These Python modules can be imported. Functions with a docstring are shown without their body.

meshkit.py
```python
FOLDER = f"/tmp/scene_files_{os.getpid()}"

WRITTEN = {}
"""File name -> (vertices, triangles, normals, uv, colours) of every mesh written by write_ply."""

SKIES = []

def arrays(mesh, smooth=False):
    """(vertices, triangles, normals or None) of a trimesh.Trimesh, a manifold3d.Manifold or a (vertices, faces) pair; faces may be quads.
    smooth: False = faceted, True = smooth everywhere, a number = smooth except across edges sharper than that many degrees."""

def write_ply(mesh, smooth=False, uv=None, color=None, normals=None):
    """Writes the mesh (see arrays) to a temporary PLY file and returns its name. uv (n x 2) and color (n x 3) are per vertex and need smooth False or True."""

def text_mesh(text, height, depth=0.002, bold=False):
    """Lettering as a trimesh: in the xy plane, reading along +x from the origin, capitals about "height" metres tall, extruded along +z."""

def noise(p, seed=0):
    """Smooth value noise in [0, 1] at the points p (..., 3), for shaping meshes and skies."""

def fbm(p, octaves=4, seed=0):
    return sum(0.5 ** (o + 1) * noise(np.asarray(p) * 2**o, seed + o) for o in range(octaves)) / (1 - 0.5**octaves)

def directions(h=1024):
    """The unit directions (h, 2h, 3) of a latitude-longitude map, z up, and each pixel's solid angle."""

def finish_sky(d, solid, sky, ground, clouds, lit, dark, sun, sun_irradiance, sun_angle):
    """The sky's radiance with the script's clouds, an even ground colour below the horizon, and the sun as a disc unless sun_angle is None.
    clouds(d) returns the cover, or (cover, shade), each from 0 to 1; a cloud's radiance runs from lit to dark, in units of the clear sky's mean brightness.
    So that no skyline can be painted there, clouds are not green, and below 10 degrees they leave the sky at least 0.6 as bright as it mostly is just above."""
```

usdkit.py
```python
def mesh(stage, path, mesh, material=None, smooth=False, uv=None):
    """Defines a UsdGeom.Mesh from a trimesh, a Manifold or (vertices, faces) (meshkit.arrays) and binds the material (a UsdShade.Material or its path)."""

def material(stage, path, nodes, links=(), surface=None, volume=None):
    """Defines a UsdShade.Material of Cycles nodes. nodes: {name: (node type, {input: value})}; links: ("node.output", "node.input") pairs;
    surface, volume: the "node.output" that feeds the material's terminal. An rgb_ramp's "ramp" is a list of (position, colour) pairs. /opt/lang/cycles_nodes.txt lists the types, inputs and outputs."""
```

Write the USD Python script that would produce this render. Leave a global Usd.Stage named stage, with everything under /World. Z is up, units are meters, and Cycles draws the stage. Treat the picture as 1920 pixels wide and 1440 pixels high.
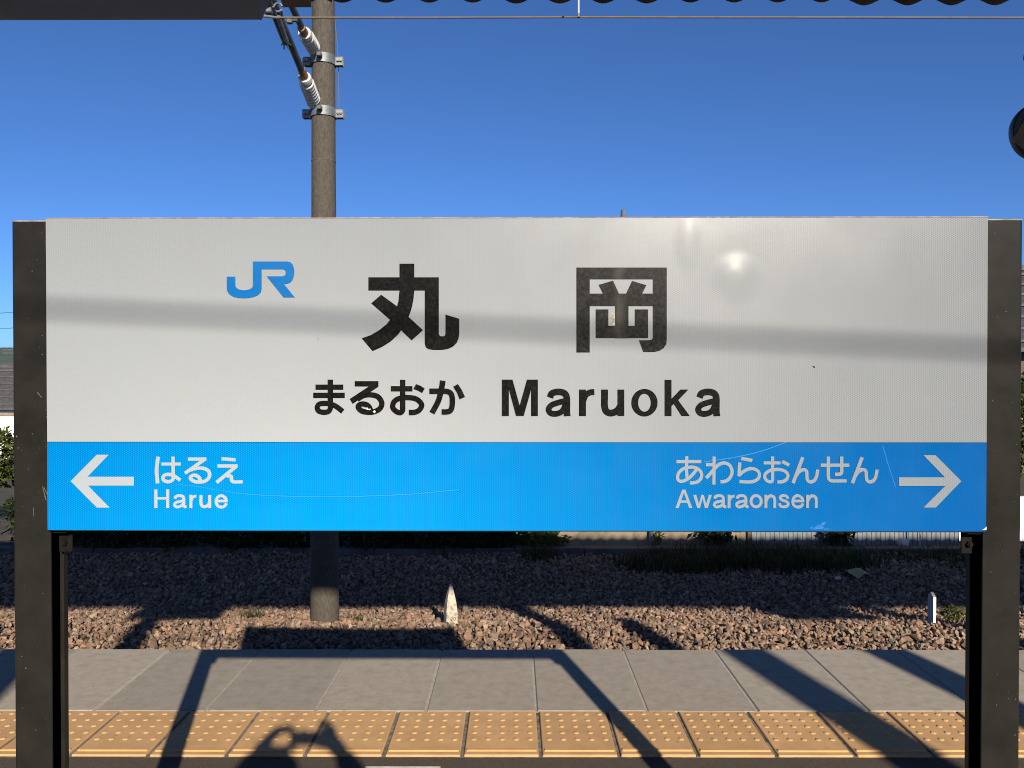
import math, random
import numpy as np
import trimesh, manifold3d
from shapely.geometry import Polygon, LineString, Point, box as sbox
from shapely.ops import unary_union
from shapely import affinity
from pxr import Usd, UsdGeom, UsdLux, UsdShade, Gf, Sdf, Vt
import usdkit, meshkit

random.seed(7)
rng = np.random.default_rng(7)

# ------------------------------------------------------------------ camera, sky, sun, exposure
EXPOSURE = 0.75
SUN_TO = np.array([0.2627, -1.0, 0.4496])          # towards the sun: behind the camera, to the right
SUN_STRENGTH = 1.25
SKY_STRENGTH = 0.081

stage = Usd.Stage.CreateInMemory()
UsdGeom.SetStageUpAxis(stage, UsdGeom.Tokens.z)
UsdGeom.SetStageMetersPerUnit(stage, 1.0)
world = UsdGeom.Xform.Define(stage, '/World')
stage.SetDefaultPrim(world.GetPrim())

EYE = np.array([0.0, 0.0, 1.474])
FPX = 1500.0                                        # focal length in pixels of a 1920 wide picture
PITCH, YAW = -math.atan(16 / FPX), math.atan(4 / FPX)
cam = UsdGeom.Camera.Define(stage, '/World/camera')
cam.CreateHorizontalApertureAttr(36.0)
cam.CreateVerticalApertureAttr(27.0)
cam.CreateFocalLengthAttr(36.0 * FPX / 1920)
cam.CreateClippingRangeAttr(Gf.Vec2f(0.02, 20000))
cam.CreateExposureAttr(EXPOSURE)
fwd = np.array([-math.sin(YAW) * math.cos(PITCH), math.cos(YAW) * math.cos(PITCH), math.sin(PITCH)])
right = np.array([math.cos(YAW), math.sin(YAW), 0.0])
up = np.cross(right, fwd)
M = np.eye(4)
M[0, :3], M[1, :3], M[2, :3], M[3, :3] = right, up, -fwd, EYE
UsdGeom.Xformable(cam).AddTransformOp().Set(Gf.Matrix4d(M.tolist()))


def ray(px, py):
    return fwd + right * (px - 960) / FPX + up * (720 - py) / FPX


def at_y(px, py, y):
    d = ray(px, py)
    return EYE + d * (y / d[1])


def at_z(px, py, z):
    d = ray(px, py)
    return EYE + d * ((z - EYE[2]) / d[2])


sun_dir = SUN_TO / np.linalg.norm(SUN_TO)
elev = math.asin(sun_dir[2])
rot = math.atan2(sun_dir[0], sun_dir[1])
LOOKS = '/World/Looks'
UsdGeom.Scope.Define(stage, LOOKS)

dome = UsdLux.DomeLight.Define(stage, '/World/sky')
skym = usdkit.material(stage, LOOKS + '/sky_look', {
    'sky': ('sky_texture', dict(sky_type='single_scattering', sun_disc=False, sun_elevation=elev, sun_rotation=rot,
                                air_density=0.6, aerosol_density=0.5, ozone_density=9.0, altitude=30.0)),
    'bg': ('background_shader', dict(strength=SKY_STRENGTH))},
    [('sky.color', 'bg.color')], surface='bg.background')
UsdShade.MaterialBindingAPI.Apply(dome.GetPrim()).Bind(skym)
dome.GetPrim().SetCustomDataByKey('kind', 'structure')

sun = UsdLux.DistantLight.Define(stage, '/World/sun')
sun.CreateIntensityAttr(SUN_STRENGTH)
sun.CreateAngleAttr(0.53)
sun.CreateNormalizeAttr(True)
sun.CreateColorAttr(Gf.Vec3f(1.0, 0.885, 0.72))
zax = sun_dir
xax = np.cross([0, 0, 1], zax); xax /= np.linalg.norm(xax)
yax = np.cross(zax, xax)
SM = np.eye(4); SM[0, :3], SM[1, :3], SM[2, :3] = xax, yax, zax
UsdGeom.Xformable(sun).AddTransformOp().Set(Gf.Matrix4d(SM.tolist()))

# ------------------------------------------------------------------ helpers
used = {}


def numbered(parent, name):
    key = parent + '/' + name
    n = used.get(key, 0)
    used[key] = n + 1
    return name if n == 0 else f'{name}_{n:03d}'


def ppath(parent):
    return '/World' if parent is None else str(parent.GetPath())


def tag(prim, label=None, category=None, group=None, kind=None):
    p = prim.GetPrim() if hasattr(prim, 'GetPrim') else prim
    for k, v in dict(label=label, category=category, group=group, kind=kind).items():
        if v:
            p.SetCustomDataByKey(k, v)
    return p


def thing(name, label=None, category=None, loc=(0, 0, 0), rotz=0.0, group=None, kind=None, parent=None):
    base = ppath(parent)
    x = UsdGeom.Xform.Define(stage, base + '/' + numbered(base, name))
    if any(loc):
        x.AddTranslateOp().Set(Gf.Vec3d(*map(float, loc)))
    if rotz:
        x.AddRotateZOp().Set(math.degrees(rotz))
    return tag(x, label, category, group, kind)


def obj(name, mesh, mat, parent=None, smooth=False, **kw):
    base = ppath(parent)
    m = usdkit.mesh(stage, base + '/' + numbered(base, name), mesh, mat, smooth=smooth)
    return tag(m, kw.get('label'), kw.get('category'), kw.get('group'), kw.get('kind'))


def cat(*ms):
    flat = []
    for m in ms:
        flat += list(m) if isinstance(m, (list, tuple)) else [m]
    return trimesh.util.concatenate(flat)


def bx(x0, x1, y0, y1, z0, z1):
    b = trimesh.creation.box([x1 - x0, y1 - y0, z1 - z0])
    b.apply_translation([(x0 + x1) / 2, (y0 + y1) / 2, (z0 + z1) / 2])
    return b


def chbox(x0, x1, y0, y1, z0, z1, c=0.004):
    """A box with chamfered edges: the hull of three slightly smaller boxes."""
    c = min(c, (x1 - x0) / 3, (y1 - y0) / 3, (z1 - z0) / 3)
    v = []
    for dx, dy, dz in ((0, c, c), (c, 0, c), (c, c, 0)):
        for sx in (x0 + dx, x1 - dx):
            for sy in (y0 + dy, y1 - dy):
                for sz in (z0 + dz, z1 - dz):
                    v.append((sx, sy, sz))
    return trimesh.convex.convex_hull(np.array(v))


def cyl(p, q, r0, r1=None, n=16, caps=True):
    p, q = np.asarray(p, float), np.asarray(q, float)
    r1 = r0 if r1 is None else r1
    d = q - p
    d = d / np.linalg.norm(d)
    a = np.cross(d, [0, 0, 1] if abs(d[2]) < 0.9 else [1, 0, 0]); a /= np.linalg.norm(a)
    b = np.cross(d, a)
    t = np.linspace(0, 2 * np.pi, n, endpoint=False)
    ring = np.cos(t)[:, None] * a + np.sin(t)[:, None] * b
    v = np.vstack([p + ring * r0, q + ring * r1, [p], [q]])
    f = []
    for i in range(n):
        j = (i + 1) % n
        f += [(i, j, n + j), (i, n + j, n + i)]
        if caps:
            f += [(j, i, 2 * n), (n + i, n + j, 2 * n + 1)]
    m = trimesh.Trimesh(v, f, process=False)
    m.fix_normals()
    return m


def tube(pts, r, n=8):
    return cat([cyl(pts[i], pts[i + 1], r, r, n) for i in range(len(pts) - 1)])


def lathe(prof, axis_p, axis_d, n=24):
    """prof: (distance along axis, radius)"""
    axis_p, d = np.asarray(axis_p, float), np.asarray(axis_d, float)
    d = d / np.linalg.norm(d)
    a = np.cross(d, [0, 0, 1] if abs(d[2]) < 0.9 else [1, 0, 0]); a /= np.linalg.norm(a)
    b = np.cross(d, a)
    t = np.linspace(0, 2 * np.pi, n, endpoint=False)
    ring = np.cos(t)[:, None] * a + np.sin(t)[:, None] * b
    v = np.vstack([axis_p + d * s + ring * max(r, 1e-4) for s, r in prof])
    f = []
    for k in range(len(prof) - 1):
        for i in range(n):
            j = (i + 1) % n
            f += [(k * n + i, k * n + j, (k + 1) * n + j), (k * n + i, (k + 1) * n + j, (k + 1) * n + i)]
    m = trimesh.Trimesh(v, f, process=False)
    m.fix_normals()
    return m


def extrude(poly, h):
    geoms = [g for g in getattr(poly, 'geoms', [poly]) if g.area > 1e-10]
    return cat([trimesh.creation.extrude_polygon(g, h, engine='earcut') for g in geoms])


def noise_mat(name, c1, c2, scale=6.0, rough=0.8, bump=0.0, bscale=60.0, c3=None, c3_scale=2.0, c3_amt=0.5,
              spec=0.5, metallic=0.0, bdist=0.01, ramp=(0.35, 0.65), rnd=0.0, detail=6.0, stretch=(1, 1, 1), obj_space=False):
    """Principled with two noise-mixed colours, an optional patchy third one (stains), fine relief and per-object variation."""
    nodes = {
        'g': ('texture_coordinate', {}) if obj_space else ('geometry', {}),
        'mp': ('mapping', dict(scale=stretch)),
        'n': ('noise_texture', dict(scale=scale, detail=detail, roughness=0.6)),
        'r': ('rgb_ramp', dict(ramp=[(ramp[0], c1), (ramp[1], c2)])),
        'p': ('principled_bsdf', dict(roughness=rough, specular_ior_level=spec, metallic=metallic))}
    links = [('g.object' if obj_space else 'g.position', 'mp.vector'), ('mp.vector', 'n.vector'), ('n.fac', 'r.fac')]
    out = 'r.color'
    if c3 is not None:
        nodes['n3'] = ('noise_texture', dict(scale=c3_scale, detail=5.0, roughness=0.65))
        nodes['r3'] = ('map_range', dict(from_min=0.5, from_max=0.68, to_min=0.0, to_max=c3_amt, clamp=True))
        nodes['m3'] = ('mix_color', dict(b=c3))
        links += [('mp.vector', 'n3.vector'), ('n3.fac', 'r3.value'), ('r3.result', 'm3.fac'), (out, 'm3.a')]
        out = 'm3.result'
    if rnd:
        nodes['oi'] = ('object_info', {})
        nodes['mr'] = ('map_range', dict(to_min=1 - rnd, to_max=1 + rnd))
        nodes['hs'] = ('hsv', {})
        links += [('oi.random', 'mr.value'), ('mr.result', 'hs.value'), (out, 'hs.color')]
        out = 'hs.color'
    links.append((out, 'p.base_color'))
    if bump:
        nodes['nb'] = ('noise_texture', dict(scale=bscale, detail=4.0, roughness=0.6))
        nodes['b'] = ('bump', dict(strength=bump, distance=bdist))
        links += [('g.object' if obj_space else 'g.position', 'nb.vector'), ('nb.fac', 'b.height'), ('b.normal', 'p.normal')]
    return usdkit.material(stage, f'{LOOKS}/{name}', nodes, links, surface='p.BSDF')


# ------------------------------------------------------------------ materials
def sheeting(name, light, dark, retro, gloss_rough=0.24, dent=None, hexamp=1.0, dirt=(0.2, 0.19, 0.165), dirt_amt=0.3):
    """Retroreflective honeycomb sheeting: hexagonal cells that send light back where it came from, lighter seams, faint grime running down.
    The retroreflection is a rough mirror lobe about the direction the light arrives from, as the beads or prisms of such sheeting give."""
    a = 0.0040
    k = 2 * math.pi / (a * math.sqrt(3) / 2)
    nodes, links = {'g': ('geometry', {})}, []
    prev = None
    for i in range(3):
        th = math.radians(60 * i)
        nodes[f'd{i}'] = ('vector_math', dict(math_type='dot_product', vector2=(k * math.cos(th), 0, k * math.sin(th))))
        nodes[f'c{i}'] = ('math', dict(math_type='cosine'))
        links += [('g.position', f'd{i}.vector1'), (f'd{i}.value', f'c{i}.value1')]
        if prev:
            nodes[f'a{i}'] = ('math', dict(math_type='add'))
            links += [(prev, f'a{i}.value1'), (f'c{i}.value', f'a{i}.value2')]
            prev = f'a{i}.value'
        else:
            prev = f'c{i}.value'
    nodes['hx'] = ('map_range', dict(from_min=-1.0, from_max=1.6, to_min=0.0, to_max=hexamp, clamp=True))
    nodes['mx'] = ('mix_color', dict(a=light, b=dark))
    nodes['big'] = ('noise_texture', dict(scale=2.2, detail=3.0))
    nodes['bigr'] = ('map_range', dict(from_min=0.3, from_max=0.7, to_min=0.975, to_max=1.02))
    nodes['hsv'] = ('hsv', {})
    nodes['mp'] = ('mapping', dict(scale=(26.0, 1.0, 2.2)))
    nodes['st'] = ('noise_texture', dict(scale=1.0, detail=5.0, roughness=0.7))
    nodes['str'] = ('map_range', dict(from_min=0.56, from_max=0.78, to_min=0.0, to_max=dirt_amt, clamp=True))
    nodes['dm'] = ('mix_color', dict(b=dirt))
    nodes['p'] = ('principled_bsdf', dict(specular_ior_level=0.5, diffuse_roughness=0.9))
    nodes['rn'] = ('noise_texture', dict(scale=9.0, detail=4.0))
    nodes['rr'] = ('map_range', dict(from_min=0.3, from_max=0.7, to_min=gloss_rough - 0.03, to_max=gloss_rough + 0.05))
    links += [(prev, 'hx.value'), ('hx.result', 'mx.fac'), ('mx.result', 'hsv.color'), ('g.position', 'big.vector'), ('big.fac', 'bigr.value'), ('bigr.result', 'hsv.value'),
              ('g.position', 'mp.vector'), ('mp.vector', 'st.vector'), ('st.fac', 'str.value'), ('str.result', 'dm.fac'), ('hsv.color', 'dm.a'), ('dm.result', 'p.base_color'),
              ('g.position', 'rn.vector'), ('rn.fac', 'rr.value'), ('rr.result', 'p.roughness')]
    if dent is not None:                                 # shallow bulges in the clear film
        nodes['ds'] = ('vector_math', dict(math_type='distance', vector2=tuple(map(float, dent))))
        nodes['dq'] = ('map_range', dict(range_type='smootherstep', from_min=0.0, from_max=0.060, to_min=1.0, to_max=0.0, clamp=True))
        nodes['ms'] = ('mapping', dict(scale=(1.0, 1.0, 0.45)))
        d2 = at_y(1290, 452, SY)
        nodes['ds2'] = ('vector_math', dict(math_type='distance', vector2=(float(d2[0]), float(d2[1]), float(d2[2] * 0.45))))
        nodes['dq2'] = ('map_range', dict(range_type='smootherstep', from_min=0.0, from_max=0.034, to_min=0.55, to_max=0.0, clamp=True))
        nodes['mxx'] = ('math', dict(math_type='maximum'))
        nodes['wv'] = ('noise_texture', dict(scale=14.0, detail=2.0))
        nodes['wvm'] = ('math', dict(math_type='multiply_add', value2=0.07))
        nodes['b2'] = ('bump', dict(strength=1.0, distance=0.0047))
        nodes['p'] = ('principled_bsdf', dict(specular_ior_level=0.3, diffuse_roughness=0.9, coat_weight=0.24, coat_roughness=0.33))
        links += [('g.position', 'ds.vector1'), ('ds.value', 'dq.value'), ('g.position', 'ms.vector'), ('ms.vector', 'ds2.vector1'), ('ds2.value', 'dq2.value'),
                  ('dq.result', 'mxx.value1'), ('dq2.result', 'mxx.value2'), ('g.position', 'wv.vector'), ('wv.fac', 'wvm.value1'), ('mxx.value', 'wvm.value3'),
                  ('wvm.value', 'b2.height'), ('b2.normal', 'p.coat_normal')]
    nodes['rc'] = ('mix_color', dict(a=tuple(0.35 * c for c in retro), b=retro))
    nodes['rg'] = ('glossy_bsdf', dict(distribution='ggx', roughness=0.52))
    nodes['add'] = ('add_closure', {})
    links += [('hx.result', 'rc.fac'), ('rc.result', 'rg.color'), ('g.incoming', 'rg.normal'), ('p.BSDF', 'add.closure1'), ('rg.BSDF', 'add.closure2')]
    return usdkit.material(stage, f'{LOOKS}/{name}', nodes, links, surface='add.closure')


SY = 1.529                                              # distance of the sign
DENT = at_y(1380, 520, SY)
M_white = sheeting('honeycomb_white_sheet', (0.24, 0.264, 0.294), (0.127, 0.14, 0.159), (0.103, 0.113, 0.122), dent=DENT)
M_whitetext = sheeting('honeycomb_white_lettering', (0.235, 0.268, 0.31), (0.125, 0.145, 0.172), (0.10, 0.115, 0.13), dirt_amt=0.05)
M_blue = sheeting('honeycomb_blue_sheet', (0.0, 0.073, 0.31), (0.0, 0.052, 0.25), (0.0, 0.098, 0.20), dirt=(0.02, 0.12, 0.32), dirt_amt=0.1, gloss_rough=0.2)
M_logo = noise_mat('logo_blue', (0.0, 0.11, 0.36), (0.0, 0.095, 0.32), 40, 0.3)
M_black = noise_mat('letter_black', (0.004, 0.004, 0.004), (0.008, 0.008, 0.0075), 120, 0.22, c3=(0.03, 0.028, 0.025), c3_scale=200, c3_amt=0.35, detail=3, spec=0.16)
M_post = noise_mat('dark_brown_paint', (0.0125, 0.0122, 0.0113), (0.019, 0.0183, 0.0165), 14, 0.3, spec=0.15, bump=0.04, bscale=180, c3=(0.22, 0.2, 0.18), c3_scale=95, c3_amt=0.0, bdist=0.002)
M_chip = noise_mat('chipped_grey_metal', (0.07, 0.065, 0.058), (0.16, 0.15, 0.135), 90, 0.6)
M_edge = noise_mat('rusty_edge', (0.16, 0.1, 0.07), (0.35, 0.28, 0.22), 60, 0.7)
M_steel = noise_mat('dull_steel', (0.16, 0.16, 0.15), (0.26, 0.25, 0.23), 40, 0.5, metallic=0.5)
def spotted(name, base, spot, spot_scale, thr):
    """adds sparse dark spots and a second, larger stain layer to a material made by noise_mat"""
    st_ = stage
    p = f'{LOOKS}/{name}'
    bs = UsdShade.Shader.Get(st_, p + '/p')
    src = bs.GetInput('base_color').GetConnectedSources()[0][0].source.GetPrim()
    srcname = bs.GetInput('base_color').GetConnectedSources()[0][0].sourceName
    def sh(n, kind, **kw):
        x = UsdShade.Shader.Define(st_, f'{p}/{n}')
        x.CreateIdAttr('cycles_' + kind)
        for k, v in kw.items():
            if isinstance(v, str): x.CreateInput(k, Sdf.ValueTypeNames.Token).Set(v)
            elif isinstance(v, bool): x.CreateInput(k, Sdf.ValueTypeNames.Bool).Set(v)
            elif np.ndim(v): x.CreateInput(k, Sdf.ValueTypeNames.Float3).Set(Gf.Vec3f(*v))
            else: x.CreateInput(k, Sdf.ValueTypeNames.Float).Set(float(v))
        return x
    T = Sdf.ValueTypeNames.Token
    def link(a, ao, b, bi):
        b.CreateInput(bi, T).ConnectToSource(a.CreateOutput(ao, T))
    g = UsdShade.Shader.Get(st_, p + '/g')
    vo = sh('spots', 'voronoi_texture', scale=spot_scale, randomness=1.0)
    wn = sh('spot_pick', 'rgb_to_bw')
    mr = sh('spot_mask', 'map_range', from_min=0.05, from_max=0.16, to_min=1.0, to_max=0.0, clamp=True)
    pk = sh('spot_some', 'math', math_type='less_than', value2=thr)
    mu = sh('spot_mul', 'math', math_type='multiply')
    hf = sh('spot_half', 'math', math_type='multiply', value2=0.75)
    mx = sh('spot_mix', 'mix_color', b=spot)
    link(g, 'position', vo, 'vector'); link(vo, 'distance', mr, 'value'); link(vo, 'color', wn, 'color'); link(wn, 'val', pk, 'value1')
    link(mr, 'result', mu, 'value1'); link(pk, 'value', mu, 'value2'); link(mu, 'value', hf, 'value1'); link(hf, 'value', mx, 'fac')
    mx.CreateInput('a', T).ConnectToSource(UsdShade.Shader(src).CreateOutput(srcname, T))
    bs.GetInput('base_color').ConnectToSource(mx.CreateOutput('result', T))
    return UsdShade.Material.Get(st_, p)


M_slab = noise_mat('paving_concrete', (0.262, 0.233, 0.189), (0.31, 0.277, 0.227), 22, 0.9, bump=0.35, bscale=420, c3=(0.19, 0.166, 0.134), c3_scale=13.0, c3_amt=0.45, bdist=0.003, rnd=0.13)
M_slab = spotted('paving_concrete', None, (0.10, 0.085, 0.07), 26.0, 0.32)
M_joint = noise_mat('joint_mortar', (0.27, 0.25, 0.225), (0.4, 0.375, 0.34), 30, 0.95, bump=0.4, bscale=200)
M_darkjoint = noise_mat('dark_joint', (0.07, 0.06, 0.046), (0.23, 0.2, 0.155), 26, 0.95, bump=0.4, bscale=200)
M_tile = noise_mat('tactile_tile', (0.42, 0.25, 0.108), (0.49, 0.298, 0.135), 9, 0.8, bump=0.25, bscale=350, c3=(0.33, 0.205, 0.10), c3_scale=8, c3_amt=0.45, bdist=0.002, rnd=0.05)
M_tile = spotted('tactile_tile', None, (0.2, 0.13, 0.08), 17.0, 0.25)
M_tiledot = noise_mat('tactile_yellow', (0.43, 0.255, 0.105), (0.49, 0.298, 0.125), 30, 0.7, rnd=0.05)
M_asphalt = noise_mat('platform_asphalt', (0.044, 0.034, 0.022), (0.083, 0.064, 0.042), 140, 0.92, bump=0.6, bscale=260, c3=(0.05, 0.042, 0.036), c3_scale=3, c3_amt=0.6, bdist=0.006)
M_paint = noise_mat('road_paint', (0.6, 0.58, 0.53), (0.42, 0.4, 0.36), 30, 0.8)
M_platform = noise_mat('platform_concrete', (0.2, 0.19, 0.17), (0.3, 0.28, 0.25), 3, 0.9, bump=0.3, bscale=60)
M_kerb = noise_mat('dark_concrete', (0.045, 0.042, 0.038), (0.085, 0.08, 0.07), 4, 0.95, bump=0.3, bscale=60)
M_earth = noise_mat('earth', (0.03, 0.026, 0.019), (0.055, 0.048, 0.035), 3, 0.95, bump=0.5, bscale=20, c3=(0.03, 0.04, 0.016), c3_scale=0.7, c3_amt=0.9)
M_concrete_pole = noise_mat('pole_concrete', (0.042, 0.036, 0.029), (0.078, 0.067, 0.054), 60, 0.92, bump=0.5, bscale=130, c3=(0.045, 0.038, 0.03), c3_scale=1.3, c3_amt=0.5, bdist=0.006, stretch=(1, 1, 0.35))
M_farpole = noise_mat('weathered_grey_concrete', (0.085, 0.085, 0.08), (0.12, 0.12, 0.11), 8, 0.9)
M_galv = noise_mat('galvanised', (0.10, 0.115, 0.125), (0.16, 0.175, 0.185), 16, 0.55, metallic=0.35)
M_darksteel = noise_mat('dark_bracket_tube', (0.05, 0.06, 0.06), (0.09, 0.1, 0.1), 12, 0.5, metallic=0.3)
M_porcelain = noise_mat('white_porcelain', (0.42, 0.42, 0.41), (0.5, 0.5, 0.48), 12, 0.18)
M_rust = noise_mat('rusty_fitting', (0.16, 0.07, 0.03), (0.28, 0.16, 0.08), 60, 0.8)
M_roof = noise_mat('roof_sheet', (0.05, 0.046, 0.042), (0.085, 0.078, 0.07), 5, 0.85)
M_beam = noise_mat('canopy_steel', (0.12, 0.10, 0.085), (0.17, 0.145, 0.12), 5, 0.6)
M_box = noise_mat('housing_beige', (0.22, 0.185, 0.15), (0.27, 0.23, 0.19), 4, 0.6, c3=(0.2, 0.14, 0.1), c3_scale=5, c3_amt=0.6)
M_cable = noise_mat('brown_cable', (0.10, 0.075, 0.06), (0.13, 0.10, 0.08), 20, 0.6)
M_dark = noise_mat('dark_rubber', (0.012, 0.012, 0.014), (0.02, 0.02, 0.022), 10, 0.5)
M_shadediron = noise_mat('shaded_iron', (0.006, 0.0055, 0.005), (0.011, 0.01, 0.009), 30, 0.6, spec=0.08)  # near-black colour stands in for the shade on brackets under the panel
M_brown = noise_mat('brown_plate', (0.17, 0.10, 0.05), (0.2, 0.12, 0.06), 10, 0.6)
M_marker = noise_mat('white_marker', (0.43, 0.385, 0.31), (0.34, 0.30, 0.24), 18, 0.85, bump=0.4, bscale=90, c3=(0.07, 0.065, 0.06), c3_scale=34, c3_amt=0.9, ramp=(0.4, 0.7))
M_greymark = noise_mat('grey_marker', (0.2, 0.2, 0.2), (0.3, 0.3, 0.29), 30, 0.85)
M_wall = noise_mat('beige_wall', (0.20, 0.155, 0.105), (0.25, 0.2, 0.14), 2, 0.92, bump=0.3, bscale=60, c3=(0.1, 0.08, 0.055), c3_scale=3.2, c3_amt=0.8, stretch=(1, 1, 0.6))
M_fence = noise_mat('white_steel_fence', (0.13, 0.145, 0.16), (0.16, 0.175, 0.19), 3, 0.55)
M_plaster = noise_mat('white_plaster', (0.72, 0.71, 0.68), (0.8, 0.79, 0.76), 2, 0.9)
M_tileroof = noise_mat('grey_roof_tiles', (0.042, 0.042, 0.043), (0.075, 0.074, 0.074), 6, 0.7)
M_darkroof = noise_mat('dark_roof_tiles', (0.03, 0.03, 0.034), (0.06, 0.06, 0.065), 6, 0.6)
M_window = noise_mat('window_glass', (0.02, 0.025, 0.03), (0.03, 0.035, 0.04), 2, 0.08)
M_hill = noise_mat('forest_hill', (0.035, 0.06, 0.045), (0.05, 0.08, 0.06), 0.004, 1.0)
M_card = noise_mat('old_cardboard', (0.27, 0.21, 0.10), (0.34, 0.27, 0.14), 20, 0.9)
M_paper = noise_mat('litter_paper', (0.42, 0.42, 0.42), (0.35, 0.35, 0.35), 20, 0.9)
M_rock = noise_mat('grey_rock', (0.3, 0.29, 0.27), (0.42, 0.4, 0.38), 8, 0.9, bump=0.5, bscale=30)
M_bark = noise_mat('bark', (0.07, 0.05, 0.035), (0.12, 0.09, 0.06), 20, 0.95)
M_skin = noise_mat('skin', (0.5, 0.32, 0.23), (0.55, 0.36, 0.26), 20, 0.5)
M_shirt = noise_mat('dark_shirt', (0.04, 0.045, 0.07), (0.05, 0.055, 0.08), 30, 0.9)
M_jeans = noise_mat('trousers', (0.05, 0.06, 0.09), (0.06, 0.07, 0.1), 30, 0.9)
M_hair = noise_mat('black_hair', (0.01, 0.009, 0.008), (0.016, 0.014, 0.012), 40, 0.5)


def leaf_mat(name, a, b, trans=0.3):
    return usdkit.material(stage, f'{LOOKS}/{name}', {
        'g': ('geometry', {}), 'n': ('noise_texture', dict(scale=7.0, detail=3.0)),
        'r': ('rgb_ramp', dict(ramp=[(0.3, a), (0.7, b)])), 'rp': ('hsv', {}), 'mr': ('map_range', dict(to_min=0.7, to_max=1.3)),
        'd': ('principled_bsdf', dict(roughness=0.55, specular_ior_level=0.35)), 't': ('translucent_bsdf', {}), 'm': ('mix_closure', dict(fac=trans))},
        [('g.position', 'n.vector'), ('n.fac', 'r.fac'), ('r.color', 'rp.color'), ('g.random_per_island', 'mr.value'), ('mr.result', 'rp.value'), ('rp.color', 'd.base_color'), ('rp.color', 't.color'), ('d.BSDF', 'm.closure1'), ('t.BSDF', 'm.closure2')],
        surface='m.closure')


M_leaf = leaf_mat('leaf_green', (0.018, 0.032, 0.008), (0.045, 0.07, 0.016))
M_leaf2 = leaf_mat('leaf_yellowgreen', (0.07, 0.10, 0.015), (0.13, 0.15, 0.03))
M_grass = leaf_mat('grass_blade', (0.03, 0.042, 0.01), (0.07, 0.075, 0.02))
M_stone = usdkit.material(stage, LOOKS + '/ballast_stone', {
    'oi': ('object_info', {}),
    'r': ('rgb_ramp', dict(ramp=[(0.0, (0.07, 0.049, 0.036)), (0.25, (0.175, 0.112, 0.077)), (0.5, (0.235, 0.149, 0.103)), (0.7, (0.148, 0.119, 0.092)), (0.88, (0.31, 0.228, 0.157)), (1.0, (0.23, 0.116, 0.079))])),
    't': ('texture_coordinate', {}), 'n': ('noise_texture', dict(scale=3.0, detail=4.0)), 'nr': ('map_range', dict(from_min=0.3, from_max=0.7, to_min=0.7, to_max=1.25)), 'h': ('hsv', {}),
    'p': ('principled_bsdf', dict(roughness=0.9, specular_ior_level=0.3)), 'nb': ('noise_texture', dict(scale=9.0, detail=3.0)), 'b': ('bump', dict(strength=0.35, distance=0.01))},
    [('oi.random', 'r.fac'), ('r.color', 'h.color'), ('t.object', 'n.vector'), ('n.fac', 'nr.value'), ('nr.result', 'h.value'), ('h.color', 'p.base_color'), ('t.object', 'nb.vector'), ('nb.fac', 'b.height'), ('b.normal', 'p.normal')], surface='p.BSDF')

# ------------------------------------------------------------------ ground
GZ = -1.0


def ground_z(x, y):
    x, y = np.asarray(x, float), np.asarray(y, float)
    z = np.full(np.broadcast(x, y).shape, GZ - 0.05)
    z = z - 0.38 * np.clip((11.55 - y) / 0.1, 0, 1)
    z = np.where(y > 24, GZ - 0.05 - np.clip((y - 24) / 8, 0, 1) * 1.2, z)
    return z


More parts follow.
